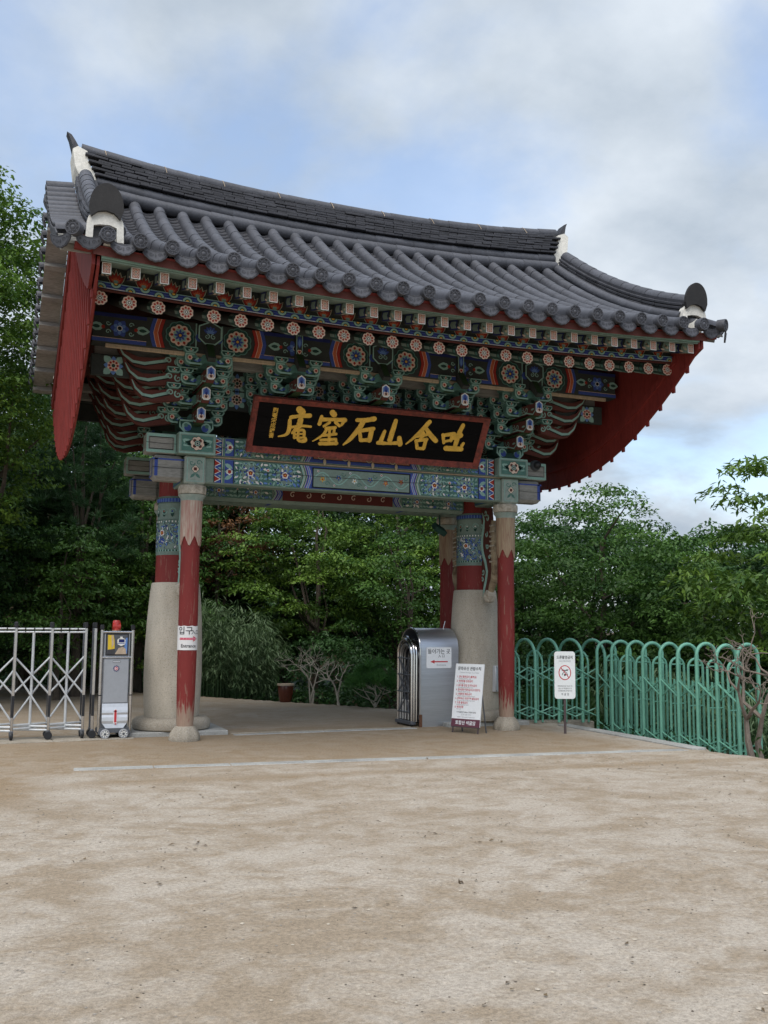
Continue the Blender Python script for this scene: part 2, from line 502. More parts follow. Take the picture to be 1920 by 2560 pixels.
def rect(put, x0, y0, x1, y1, mat, L=0): put([(x0, y0), (x1, y0), (x1, y1), (x0, y1)], mat, L)
def border(put, poly, w, mat, L=0): line(put, poly, w, mat, L, True)
def lotus(put, cx, cy, s_, L=0, cols=('p_white', 'p_red', 'p_blue')):
    for a in (-1.05, -.5, 0, .5, 1.05):
        leaf(put, cx, cy, math.pi / 2 + a, s_, s_ * .42, cols[2], L)
        leaf(put, cx, cy, math.pi / 2 + a, s_ * .72, s_ * .26, 'p_lblue' if cols[2] == 'p_blue' else 'p_cream', L + 1)
def medallion(put, x0, x1, y0, y1, seed, L=0, blue=.5):
    rg = random.Random(seed)
    cx, cy = (x0 + x1) / 2, (y0 + y1) / 2
    w, h = x1 - x0, y1 - y0
    rect(put, x0, y0, x1, y1, 'p_teal', L)
    # cusped ground shapes
    for sx in (-.26, .26):
        scallop(put, cx + sx * w, cy, min(h * .52, w * .27), 8, 'p_lgreen', L + 1, .13, .2)
        scallop(put, cx + sx * w, cy, min(h * .46, w * .24), 8, 'p_dgreen', L + 2, .13, .2)
        scallop(put, cx + sx * w, cy, min(h * .42, w * .22), 8, 'p_grgreen', L + 3, .13, .2)
    # interlaced leaf scrolls
    nx = max(3, int(w / .062)); ny = max(2, int(h / .062))
    for i in range(nx):
        for j in range(ny):
            u = x0 + w * (i + .5) / nx; v = y0 + h * (j + .5) / ny
            mir = abs(u - cx)
            a = math.atan2(v - cy, (u - (cx + math.copysign(.26 * w, u - cx)))) + rg.uniform(-.7, .7)
            l = rg.uniform(.06, .085)
            leaf(put, u - math.cos(a) * l / 2, v - math.sin(a) * l / 2, a, l, l * .55, 'p_dgreen', L + 4)
            leaf(put, u - math.cos(a) * l / 2, v - math.sin(a) * l / 2, a, l * .98, l * .46, rg.choice(['p_lgreen', 'p_lgreen', 'p_lgreen', 'p_lblue', 'p_white']), L + 5)
            if rg.random() < blue: disc(put, u + rg.uniform(-.02, .02), v + rg.uniform(-.02, .02), rg.uniform(.010, .017), rg.choice(['p_blue', 'p_blue', 'p_lblue', 'p_navy']), L + 6, 7)
    for sx in (-.26, .26):
        X = cx + sx * w
        r = min(h * .20, .085)
        petals(put, X, cy, 6, r * .35, r * .9, r * .62, 'p_blue', L + 7, .5)
        scallop(put, X, cy, r * .80, 5, 'p_white', L + 8, .22, .9)
        scallop(put, X, cy, r * .50, 5, 'p_red', L + 9, .22, .9)
        disc(put, X, cy, r * .18, 'p_yellow', L + 10, 8)
    r = h * .12
    disc(put, cx, cy + h * .16, r * .6, 'p_white', L + 8, 8); disc(put, cx, cy + h * .16, r * .36, 'p_orange', L + 9, 8)
    leaf(put, cx, cy - h * .3, math.pi / 2, h * .5, .02, 'p_dgreen', L + 8)
def vine(put, x0, x1, y0, y1, seed, ground='p_grgreen', L=0):
    rg = random.Random(seed)
    rect(put, x0, y0, x1, y1, 'p_ink', L)
    m_ = .018
    rect(put, x0 + m_, y0 + m_, x1 - m_, y1 - m_, ground, L + 1)
    h = y1 - y0; cy = (y0 + y1) / 2; n = max(2, int((x1 - x0) / .24))
    pts = [(x0 + .03 + (x1 - x0 - .06) * i / (n * 8), cy + h * .28 * math.sin(math.pi * i / 8)) for i in range(n * 8 + 1)]
    line(put, pts, .020, 'p_lgreen', L + 3)
    line(put, [(a, b - .010) for a, b in pts], .009, 'p_teal', L + 2)
    cols = ['p_blue', 'p_orange', 'p_red', 'p_yellow', 'p_blue', 'p_white']
    for i in range(n):
        u = x0 + .03 + (x1 - x0 - .06) * (i + .5) / n; up = 1 if i % 2 == 0 else -1
        spiral(put, u, cy - up * h * .04, h * .20, math.pi / 2 * up, 1.2, .016, 'p_lgreen', L + 4, -up)
        spiral(put, u + .075, cy - up * h * .26, h * .13, 0, 1.0, .013, 'p_teal', L + 4, up)
        c = cols[(i + seed) % len(cols)]
        petals(put, u, cy - up * h * .06, 5, .006, h * .13, h * .07, c, L + 5, -math.pi / 2)
        disc(put, u, cy - up * h * .06, .013, 'p_yellow' if c != 'p_yellow' else 'p_red', L + 6, 7)
        disc(put, u - .07, cy + up * h * .33, .018, 'p_white', L + 5, 8); disc(put, u - .07, cy + up * h * .33, .010, rg.choice(['p_red', 'p_blue']), L + 6, 7)
def triband(put, x0, x1, y0, y1, L=0):
    rect(put, x0, y0, x1, y1, 'p_blue', L)
    n = 3
    for i in range(n):
        a = y0 + (y1 - y0) * i / n; b = y0 + (y1 - y0) * (i + 1) / n; m_ = (a + b) / 2
        put([(x0, a), (x1, m_), (x0, b)], 'p_white', L + 1)
        put([(x0, a + .012), (x1 - .022, m_), (x0, b - .012)], 'p_red', L + 2)
        put([(x1, b - (b - a) * .35), (x1, b), (x1 - (x1 - x0) * .5, b)], 'p_lgreen', L + 1)
    for q in (x0, x1): rect(put, q - .006, y0, q + .006, y1, 'p_ink', L + 3)
def zig(put, x, y0, y1, w, dx, cols, L=0):
    # stepped chevron bands that close a painted bay
    ym = (y0 + y1) / 2
    ys = [y0, y0 + (ym - y0) * .45, ym, ym + (ym - y0) * .55, y1]
    off = [0, dx * .55, dx, dx * .55, 0]
    for i, c in enumerate(cols):
        a = [(x + off[k] + i * w, ys[k]) for k in range(5)]
        b = [(x + off[k] + (i + 1) * w, ys[k]) for k in range(5)]
        for k in range(4): put([a[k], b[k], b[k + 1], a[k + 1]], c, L)
        line(put, a, .006, 'p_cream' if i else 'p_ink', L + 1)

# =================================================================== ground
def plateau_edge(y):
    """x of the right-hand rim of the sandy terrace at depth y."""
    if y < -4.3: return 3.75 + (-4.3 - y) * .38
    if y < -.35: return 3.98
    return 3.98
def gz(x, y):
    z = 0.012 * math.sin(x * 1.3 + y * .7) * math.sin(y * .9 - x * .4) * (1 if y < -4.6 else 0)
    e = plateau_edge(y)
    if x > e and y < 1.0:
        d = x - e
        z -= .20 * min(1, d / .30)
        if d > 1.1: z -= .9 * (1 - math.exp(-(d - 1.1) * .6)) + min(2.0, (d - 1.1) * .08)
    # back rim: the path bends left, the garden behind lies lower
    s = (x + .4) * .83 + (y - 7.4) * .56
    if y > .6 and x > -2.5 and s > 0:
        z -= .55 * (1 - math.exp(-s * 1.6)) + min(1.2, s * .05)
    if y > 12: z -= min(1.5, (y - 12) * .05)
    if y > 15:      # wooded hillside behind the garden, lower towards the right
        k = 1 / (1 + math.exp((x - 9) * .35)); z += (2.2 + 8.0 * k) * (1 - math.exp(-((y - 15) / 11) ** 2))
    if x > 1.5 and .25 < y: 
        k = max(0, min(1, (x - 3.1) / .5)) * min(1, (y - .25) / .4)
        z -= .5 * k
    return z
def soil(x, y):
    a = 0.0
    e = plateau_edge(y)
    if x > e + .02 and y < 1.0: a = min(1, (x - e) / .12)
    s = (x + .4) * .83 + (y - 7.4) * .56
    if y > .6 and x > -2.5: a = max(a, max(0, min(1, (s + .10) / .25)))
    if x > 3.2 and y > .3: a = 1
    if y > 10.3 - .25 * x and x <= 0: a = max(a, min(1, (y - (10.3 - .25 * x)) / .7))
    if x < -7.5 and y > 3: a = 1
    if math.hypot(x, y) > 45: a = 1
    return a
def axis_pts(lo, hi, step):
    a = list(np.arange(lo, hi + 1e-6, step))
    d = step; x = hi
    while x < 900: d *= 1.28; x += d; a.append(x)
    d = step; x = lo
    while x > -900: d *= 1.28; x -= d; a.insert(0, x)
    return a
gx = axis_pts(-9, 11, .16); gy = axis_pts(-16, 14, .16)
vs = [(x, y, gz(x, y)) for y in gy for x in gx]
nx = len(gx)
fs = [(j * nx + i, j * nx + i + 1, (j + 1) * nx + i + 1, (j + 1) * nx + i) for j in range(len(gy) - 1) for i in range(nx - 1)]
gm = bpy.data.meshes.new('ground'); gm.from_pydata(vs, [], fs); gm.update()
gm.polygons.foreach_set('use_smooth', [True] * len(gm.polygons))
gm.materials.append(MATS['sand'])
at = gm.attributes.new('soil', 'FLOAT', 'POINT'); at.data.foreach_set('value', [soil(v[0], v[1]) for v in vs])
def dark_tan(x, y):
    # browner sand around the gate, on the left and in a front band
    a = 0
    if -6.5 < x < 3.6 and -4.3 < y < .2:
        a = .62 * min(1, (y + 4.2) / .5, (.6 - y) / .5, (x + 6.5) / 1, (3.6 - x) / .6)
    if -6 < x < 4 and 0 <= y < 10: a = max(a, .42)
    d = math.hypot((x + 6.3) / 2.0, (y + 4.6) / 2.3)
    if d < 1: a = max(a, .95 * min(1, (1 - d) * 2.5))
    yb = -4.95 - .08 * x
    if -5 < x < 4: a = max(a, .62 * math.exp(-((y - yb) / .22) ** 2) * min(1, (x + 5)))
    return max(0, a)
at = gm.attributes.new('dark_tan', 'FLOAT', 'POINT'); at.data.foreach_set('value', [dark_tan(v[0], v[1]) for v in vs])
g = put_obj('ground', gm); g['kind'] = 'structure'

# =================================================================== the gate
GATE = thing('temple_gate', 'painted wooden temple gate with grey tiled roof on stone footed red columns', 'gate')
CX = 2.567                                     # column line
NE = 21
def ez(x): return .125 * (abs(x) / 4.18) ** 2.2          # upward sweep of the eaves
def rp(y):                                      # roof profile above the eave, y < 0 is the front
    s = (4.02 - abs(y)) / 3.72
    return 2.08 * (.62 * s + .38 * s * abs(s))
def rz(x, y): return 5.885 + ez(x) + rp(y)
XS = [4.6 * (i / 14 - 1) for i in range(29)]

# ---- stone footed main columns
for sx in (-1, 1):
    X = sx * CX
    mb = MB()
    mb.lathe([(.315, 2.2), (.31, 2.75), (.30, 3.6), (.29, 4.5)], (X, 0, 0), 28, 'red_column')
    col = part('main_column', mb, GATE, label='red wooden main column standing on a swelling granite foot')
    mb = MB()
    mb.lathe([(.395, .24), (.405, .27), (.422, .5), (.432, .85), (.428, 1.25), (.41, 1.7), (.385, 2.05), (.365, 2.235), (.352, 2.25)], (X, 0, 0), 36, 'granite')
    part('stone_foot', mb, col)
    mb = MB()
    mb.lathe([(.54, .062), (.575, .085), (.588, .14), (.575, .20), (.53, .238), (.45, .25), (.40, .252)], (X, 0, 0), 36, 'granite_old')
    part('round_plinth', mb, col)
    mb = MB(); mb.box((X - .76, -.52, -.1), (X + .76, .72, .066), 'granite_grey', .012)
    part('plinth_slab', mb, col)
    # brocade band painted round the head of the column
    mb = MB()
    mb.lathe([(.3165, 2.665), (.3165, 2.70), (.3085, 3.55), (.3075, 3.56)], (X, 0, 0), 28, 'p_grgreen')
    fn = lambda u, v, L: (X + (.3155 + .0011 * L) * math.sin(u / .31), -(.3155 + .0011 * L) * math.cos(u / .31), v)
    pt = bent(mb, fn)
    rg = random.Random(5 + sx)
    U = .62
    for i in range(26):
        u = -U + 2 * U * i / 26
        rect(pt, u, 3.47, u + .030, 3.53, 'p_blue', 3); rect(pt, u + .032, 3.475, u + .046, 3.525, 'p_lblue', 3)
        rect(pt, u, 3.16, u + .022, 3.185, 'p_white', 3); rect(pt, u + .024, 3.16, u + .046, 3.185, 'p_teal', 3)
        rect(pt, u, 2.72, u + .022, 2.745, 'p_lgreen', 3); rect(pt, u + .024, 2.72, u + .046, 2.745, 'p_dgreen', 3)
    for v in (3.455, 3.54, 3.15, 3.195, 2.71, 2.755, 2.68): rect(pt, -U, v, U, v + .010, 'p_lgreen', 4)
    for i in range(9):
        u = -U + 2 * U * (i + .5) / 9
        spiral(pt, u, 3.33, .055, 0, 1.3, .014, 'p_lgreen', 3, 1 if i % 2 else -1); leaf(pt, u, 3.24, math.pi / 2, .10, .05, 'p_dgreen', 2)
        disc(pt, u, 3.33, .014, rg.choice(['p_red', 'p_white', 'p_blue']), 5, 7)
    for i in range(300):
        u = rg.uniform(-U, U); v = rg.uniform(2.78, 3.13)
        a = rg.uniform(0, 6.28); l = rg.uniform(.05, .08)
        leaf(pt, u, v, a, l, l * .5, 'p_navy', 3); leaf(pt, u, v, a, l * .85, l * .3, rg.choice(['p_lgreen', 'p_lblue', 'p_lgreen', 'p_blue', 'p_white']), 4)
    for u in (-.3, .0, .3):
        scallop(pt, u, 3.0, .05, 5, 'p_white', 6, .2); scallop(pt, u, 3.0, .032, 5, 'p_red', 7, .2); disc(pt, u, 3.0, .012, 'p_yellow', 8, 7)
        petals(pt, u, 2.88, 5, .01, .05, .03, 'p_blue', 6)
        put_ = [(u - .06, 3.56), (u - .02, 3.60), (u + .02, 3.60), (u + .06, 3.56)]
    part('painted_band', mb, col)

# ---- four slim side columns
for sx in (-1, 1):
    for sy in (-1, 1):
        X, Y = sx * CX, sy * 1.10
        mb = MB()
        mb.lathe([(.118, .19), (.122, .3), (.132, .8), (.138, 1.5), (.136, 2.3), (.132, 3.4)], (X, Y, 0), 20, 'red_column')
        col = part('side_column', mb, GATE, label='slim red side column')
        mb = MB()
        mb.lathe([(.20, -.02), (.215, .03), (.20, .10), (.165, .155), (.14, .19), (.118, .205)], (X, Y, 0), 32, 'granite_old', rfun=lambda a, z: 1 + .055 * math.cos(8 * a) * (1 if z < .16 else .2))
        part('carved_stone_base', mb, col)
        # wooden sleeve with pointed lower hem
        n = 48; mb = MB(); vv = []; ff = []
        for i in range(n + 1):
            a = 2 * math.pi * i / n - .13
            zz = 2.72 + .17 * abs(((i / n * 6 + .18) % 1) * 2 - 1)
            for r, z in ((.1415, zz), (.152, zz + .004), (.155, 3.39), (.13, 3.392)):
                vv.append((X + r * math.cos(a), Y + r * math.sin(a), z))
        for i in range(n):
            for k in range(3): ff.append((i * 4 + k, (i + 1) * 4 + k, (i + 1) * 4 + k + 1, i * 4 + k + 1))
        mb.add(vv, ff, 'worn_pink_wood' if sx < 0 else 'worn_tan_wood', True)
        part('sleeve', mb, col)
        mb = MB()
        mb.lathe([(.13, 3.385), (.158, 3.39), (.16, 3.42), (.195, 3.465), (.198, 3.475)], (X, Y, 0), 32, 'worn_green')
        mb.lathe([(.175, 3.476), (.198, 3.49), (.205, 3.55), (.20, 3.60), (.175, 3.622)], (X, Y, 0), 40, 'carved_white', rfun=lambda a, z: 1 - .075 * abs(math.cos(5 * a)) ** 6)
        part('lotus_capital', mb, col)

# ---- beams
def painted_beam(X0, X1, z0, z1, y0, y1, up, sgn=-1):
    mb = MB(); mb.box((X0, y0, z0), (X1, y1, z1), 'p_grgreen', .022)
    yf = y0 if sgn < 0 else y1
    pt = flat(mb, (0, yf, 0), (1, 0, 0), (0, 0, 1), (0, sgn, 0))
    a, b = z0 + .02, z1 - .02
    for s_ in (-1, 1):
        def fl(put0):
            return (lambda poly, m, L=0: put0([(s_ * x, y) for x, y in poly], m, L))
        q = fl(pt)
        triband(q, -2.285, -2.18, a, b)
        rect(q, -2.175, a, -2.165, b, 'p_white', 1); rect(q, -2.165, a, -2.14, b, 'p_teal', 1)
        # fan flower by the post
        rect(q, -2.13, a, -2.0, b, 'p_blue', 0)
        for k in range(3):
            zz = a + (b - a) * (k + .5) / 3
            leaf(q, -2.13, zz, .5 if k < 1 else (-.5 if k > 1 else 0), .13, .06, 'p_lgreen', 1)
        scallop(q, -2.06, (a + b) / 2, .05, 6, 'p_white', 2, .2); scallop(q, -2.06, (a + b) / 2, .028, 6, 'p_red', 3, .2)
        put_l = [(-2.0 - .005, a), (-2.0 + .005, a), (-2.0 + .005, b), (-2.0 - .005, b)]; q(put_l, 'p_ink', 4)
        medallion(q, -1.99, -.98, a, b, 11 + int(up) * 5 + (s_ > 0))
        zig(q, -1.0, a, b, .034, .055, ['p_lgreen', 'p_teal', 'p_blue', 'p_lblue', 'p_blue'], 12)
    if up:
        rect(pt, -.83, a, .83, b, 'p_blue', 0)
        rect(pt, -.80, a + .045, .80, b, 'p_ink', 15); rect(pt, -.785, a + .055, .785, b, 'p_terra', 16)
        for i in range(8):
            u = -.68 + i * .195; d_ = 1 if i % 2 else -1
            spiral(pt, u, (a + b) / 2 + .02 * d_, .062, 0, 1.2, .026, 'p_ink', 17, d_); spiral(pt, u, (a + b) / 2 + .02 * d_, .062, 0, 1.2, .017, 'p_beige', 18, d_)
            leaf(pt, u + .07, (a + b) / 2 - .06, math.pi / 2 * d_, .11, .05, 'p_beige', 18)
    else:
        rect(pt, -.84, a, .84, b, 'p_blue', 0)
        vine(pt, -.80, .80, a + .012, b - .02, 3, L=15)
    # drying cracks
    ck = a + (b - a) * (.45 if up else .55)
    line(pt, [(-2.25 + i * .3, ck + random.uniform(-.006, .006)) for i in range(16)], .0055, 'p_ink', 26)
    return mb
for sgn in (-1, 1):
    ya, yb = (-1.24, -.96) if sgn < 0 else (.96, 1.24)
    part('upper_beam', painted_beam(-2.30, 2.30, 4.046, 4.34, ya, yb, True, sgn), GATE)
    part('lower_beam', painted_beam(-2.43, 2.43, 3.645, 4.026, ya, yb, False, sgn), GATE)
    mb = MB(); mb.box((-2.42, ya - .012, 4.0275), (2.42, yb + .012, 4.0445), 'pale_wood', .004)
    part('beam_strip', mb, GATE)
# centre lintel over the passage
mb = MB(); mb.box((-2.30, -.17, 3.545), (2.30, .17, 3.86), 'p_grgreen', .05)
pt = flat(mb, (0, -.17, 0), (1, 0, 0), (0, 0, 1), (0, -1, 0))
rect(pt, -.95, 3.60, .95, 3.81, 'p_maroon', 0)
for s_ in (-1, 1):
    q = (lambda s_: (lambda poly, m, L=0: pt([(s_ * x, y) for x, y in poly], m, L)))(s_)
    medallion(q, -2.25, -1.12, 3.60, 3.81, 40 + s_, 0, .25)
    zig(q, -1.14, 3.60, 3.81, .034, .06, ['p_lgreen', 'p_blue', 'p_lblue', 'p_blue'], 12)
pu = flat(mb, (0, 0, 3.545), (1, 0, 0), (0, 1, 0), (0, 0, -1))
rect(pu, -1.1, -.12, 1.1, .12, 'p_grgreen', 0)
for s_ in (-1, 1):
    rect(pu, s_ * 1.14 - .03, -.12, s_ * 1.14 + .03, .12, 'p_blue', 1)
    for i in range(12): disc(pu, s_ * (1.25 + i * .085), (-.05, .05)[i % 2], .034, ('p_teal', 'p_lgreen')[i % 2], 1, 8)
for i in range(7): spiral(pt, -.78 + i * .26, 3.70, .05, 1, 1.0, .015, 'p_cream', 3, (-1) ** i)
part('passage_lintel', mb, GATE)
# posts heads: cube and box where the beams cross, beam ends, depth beams
for sx in (-1, 1):
    X = sx * CX
    mb = MB(); mb.box((X - .135, -1.0, 3.66), (X + .135, 1.0, 4.02), 'p_grgreen', .02)
    for fs_ in (-1, 1):
        pt = flat(mb, (X + fs_ * .135, 0, 0), (0, 1, 0), (0, 0, 1), (fs_, 0, 0))
        rect(pt, -.95, 3.68, .95, 4.0, 'p_teal', 0)
        for yy in (-.86, .86):
            rect(pt, yy - .05, 3.69, yy + .05, 3.99, 'p_navy', 1)
            for zz in (3.75, 3.93): scallop(pt, yy, zz, .04, 5, 'p_blue', 2, .2); disc(pt, yy, zz, .014, 'p_white', 3, 7)
        line(pt, [(-.95, 3.70), (.95, 3.70)], .012, 'p_blue', 2)
    part('depth_beam', mb, GATE)
    mb = MB(); mb.box((X - .17, -1.0, 4.05), (X + .17, 1.0, 4.33), 'p_grgreen', .02); part('upper_depth_beam', mb, GATE)
    for sy in (-1, 1):
        Y = sy * 1.10
        # cube on the capital
        mb = MB(); mb.box((X - .152, Y - .19, 3.622), (X + .152, Y + .16, 4.03), 'worn_green', .02)
        yf = Y + sy * (.19 if sy < 0 else .16)
        pt = flat(mb, (X, Y - .19 if sy < 0 else Y + .16, 3.826), (1, 0, 0), (0, 0, 1), (0, sy, 0))
        sq = [(-.115, -.165), (.115, -.165), (.115, .165), (-.115, .165)]
        border(pt, sq, .014, 'p_lgreen', 1)
        for k in (-1, 1): spiral(pt, k * .05, .10, .045, 0, 1, .016, 'p_teal', 1, k); leaf(pt, 0, -.05, -math.pi / 2 + k * .8, .10, .04, 'p_teal', 1)
        scallop(pt, 0, .01, .062, 4, 'p_teal', 2, .25, .78); scallop(pt, 0, .01, .050, 4, 'p_cream', 3, .25, .78); scallop(pt, 0, .01, .028, 4, 'p_brown', 4, .25)
        part('post_cube', mb, GATE)
        # box above it
        mb = MB(); mb.box((X - .27, Y - .285 if sy < 0 else Y - .2, 4.033), (X + .27, Y + .2 if sy < 0 else Y + .285, 4.345), 'p_grgreen', .012)
        pt = flat(mb, (X, Y + sy * .285, 4.189), (1, 0, 0), (0, 0, 1), (0, sy, 0))
        border(pt, [(-.25, -.137), (.25, -.137), (.25, .137), (-.25, .137)], .026, 'p_lgreen', 1)
        rect(pt, -.225, -.112, .225, .112, 'p_teal', 0)
        for k in (-1, 1):
            leaf(pt, k * .06, -.02, math.pi / 2 - k * 1.15, .17, .09, 'p_lgreen', 1); leaf(pt, k * .05, .03, math.pi / 2 - k * 2.0, .17, .08, 'p_lgreen', 1)
            leaf(pt, k * .08, -.02, math.pi / 2 - k * 1.15, .11, .035, 'p_dgreen', 2); leaf(pt, k * .10, .0, math.pi / 2 - k * 1.8, .09, .03, 'p_teal', 2)
        scallop(pt, 0, 0, .108, 8, 'p_dgreen', 3, .15, .2); scallop(pt, 0, 0, .10, 8, 'p_cream', 4, .16, .2)
        for k in range(4):
            a = math.pi / 4 + k * math.pi / 2; disc(pt, .055 * math.cos(a), .055 * math.sin(a), .026, 'p_brown', 5, 8)
        disc(pt, 0, 0, .046, 'p_lgreen', 6, 8); disc(pt, 0, 0, .036, 'p_dgreen', 7, 8)
        for k in range(6): disc(pt, .020 * math.cos(k * 1.047), .020 * math.sin(k * 1.047), .007, 'p_white', 8, 6)
        ps = flat(mb, (X + -.27, Y, 4.189), (0, 1, 0), (0, 0, 1), (-1, 0, 0))
        border(ps, [(-.25 if sy < 0 else -.17, -.137), (.17 if sy < 0 else .25, -.137), (.17 if sy < 0 else .25, .137), (-.25 if sy < 0 else -.17, .137)], .024, 'p_lgreen', 1)
        part('post_box', mb, GATE)
        # beam ends running past the post
        for (zz0, zz1, L_, c) in ((4.04, 4.33, .70, 'p_lgreen'), (3.655, 4.022, .60, 'p_blue')):
            mb = MB()
            x0 = X + sx * (.27 if c == 'p_lgreen' else .152); x1 = X + sx * L_
            mb.box((min(x0, x1), Y - .135, zz0), (max(x0, x1), Y + .135, zz1), 'grey_wood', .02 if c == 'p_lgreen' else .05)
            xa, xb = sorted((x0, x1))
            for sf in (-1, 1):
                pt = flat(mb, (0, Y + sf * .135, 0), (1, 0, 0), (0, 0, 1), (0, sf, 0))
                if c == 'p_lgreen':
                    border(pt, [(xa + .02, zz0 + .03), (xb - .02, zz0 + .03), (xb - .02, zz1 - .03), (xa + .02, zz1 - .03)], .05, c, 1)
                    border(pt, [(xa + .05, zz0 + .06), (xb - .05, zz0 + .06), (xb - .05, zz1 - .06), (xa + .05, zz1 - .06)], .012, 'p_ink', 2)
                else:
                    rect(pt, xa, zz1 - .075, xb, zz1 - .052, c, 1)
                    xe = xb if sx > 0 else xa
                    rect(pt, min(xe - sx * .03, xe - sx * .075), zz0 + .06, max(xe - sx * .03, xe - sx * .075), zz1 - .05, c, 1)
                line(pt, [(xa, (zz0 + zz1) / 2 + .005), ((xa + xb) / 2, (zz0 + zz1) / 2 - .004), (xb, (zz0 + zz1) / 2)], .006, 'p_ink', 3)
            pe = flat(mb, (x1, Y, 0), (0, 1, 0), (0, 0, 1), (sx, 0, 0))
            border(pe, [(-.095, zz0 + .055), (.095, zz0 + .055), (.095, zz1 - .055), (-.095, zz1 - .055)], .03, c, 1)
            part('beam_end', mb, GATE)

# ---- carved dragon brackets between main and slim columns
for sx in (-1, 1):
    for sy in (-1, 1):
        X = sx * CX; k = -sy
        P_ = lambda y, z, dx=0: (X + dx, -y * k, z)
        mb = MB()
        mb.tube([P_(.70, 3.40), P_(.68, 3.25), P_(.73, 3.1), P_(.70, 2.95), P_(.74, 2.82), P_(.72, 2.68), P_(.75, 2.55), P_(.72, 2.42), P_(.64, 2.3), P_(.58, 2.2)],
                [.045, .06, .065, .062, .07, .06, .07, .066, .06, .05], 'carved_tan', 10)
        for z in (3.3, 3.2, 3.12, 3.04, 2.96, 2.88, 2.80, 2.70): mb.tube([P_(.635, z + .02, -.04), P_(.70, z, -.075), P_(.765, z + .015, -.03)], .013, 'carved_white', 6)
        mb.lathe([(.01, -.11), (.075, -.09), (.105, -.02), (.10, .05), (.06, .10), (.01, .11)], P_(.55, 2.135), 14, 'carved_white', rfun=lambda a, z: 1 + .08 * math.sin(5 * a))
        br = part('dragon_bracket', mb, GATE, label='carved dragon bracket with pale scaly trunk and green scrolls')
        mb = MB()
        mb.tube([P_(.34, 3.56), P_(.40, 3.42), P_(.38, 3.3), P_(.33, 3.15), P_(.32, 3.0), P_(.36, 2.85), P_(.44, 2.72), P_(.50, 2.55), P_(.46, 2.4), P_(.40, 2.28), P_(.37, 2.14), P_(.43, 2.07)],
                [.03, .04, .046, .046, .048, .048, .046, .044, .044, .042, .04, .03], 'p_lgreen', 8)
        for (cy_, cz_, r, a0, d_) in ((.30, 3.32, .05, 0, 1), (.52, 3.45, .06, 2, -1), (.48, 3.18, .05, 1, -1), (.52, 2.98, .05, 2.5, 1), (.58, 2.80, .04, 1, -1), (.36, 2.55, .05, 4, 1), (.33, 2.42, .05, 3, -1), (.45, 3.55, .05, 4, 1)):
            pts = [P_(cy_ + r * (1 - .8 * t / 10) * math.cos(a0 + d_ * t * .62), cz_ + r * (1 - .8 * t / 10) * math.sin(a0 + d_ * t * .62), -.01) for t in range(11)]
            mb.tube(pts, .023, 'p_lgreen', 6)
        part('scroll', mb, br)
        mb = MB()
        mb.prism([(.30, 3.62), (.62, 3.62), (.66, 3.3), (.67, 2.9), (.66, 2.5), (.55, 2.24), (.46, 2.10), (.40, 2.12), (.33, 2.3), (.30, 2.6)], -.025, .025, lambda a, b, c: P_(a, b, c), 'p_brown')
        part('back_plate', mb, br)

# ---- bracket clusters (gongpo) : arms, bearing blocks, tongues
def arm_mesh(L, seed):
    mb = MB(); h = .145; th = .055
    out = [(-L, h), (-L, .055), (-L + .03, .016), (-L + .075, 0), (-.10, 0), (-.06, .03), (.06, .03), (.10, 0), (L - .075, 0), (L - .03, .016), (L, .055), (L, h), (L - .14, h), (L - .19, .095), (.12, .095), (.08, h), (-.08, h), (-.12, .095), (-L + .19, .095), (-L + .14, h)]
    mb.prism(out, -th, th, lambda a, b, c: (a, c, b), 'p_teal')
    for sy in (-1, 1):
        pt = flat(mb, (0, sy * th, 0), (1, 0, 0), (0, 0, 1), (0, sy, 0))
        for s_ in (-1, 1):
            f = lambda poly, m, l=0, s_=s_: pt([(s_ * a, b) for a, b in poly], m, l)
            rect(f, .12, .012, L - .08, .085, 'p_dgreen', 0)
            line(f, [(.10, .010), (L - .075, .010), (L - .03, .028), (L - .011, .06), (L - .011, h - .01), (L - .13, h - .01)], .023, 'p_lgreen', 1)
            scallop(f, L - .068, .088, .036, 7, 'p_cream', 2, .18); disc(f, L - .065, .088, .019, 'p_red', 3, 8)
            leaf(f, L - .12, .05, math.pi * .95, .11, .05, 'p_blue', 2); leaf(f, L - .14, .05, 2.4, .07, .03, 'p_lgreen', 3); disc(f, L - .17, .045, .012, 'p_lblue', 4, 6)
    pu = flat(mb, (0, 0, 0), (1, 0, 0), (0, 1, 0), (0, 0, -1))
    for s_ in (-1, 1): rect(pu, min(s_ * .11, s_ * (L - .08)), -.045, max(s_ * .11, s_ * (L - .08)), .045, 'p_underg', 0)
    return mb.mesh('bracket_arm')
ARMS = {L: arm_mesh(L, 1) for L in (.33, .40, .47, .54)}
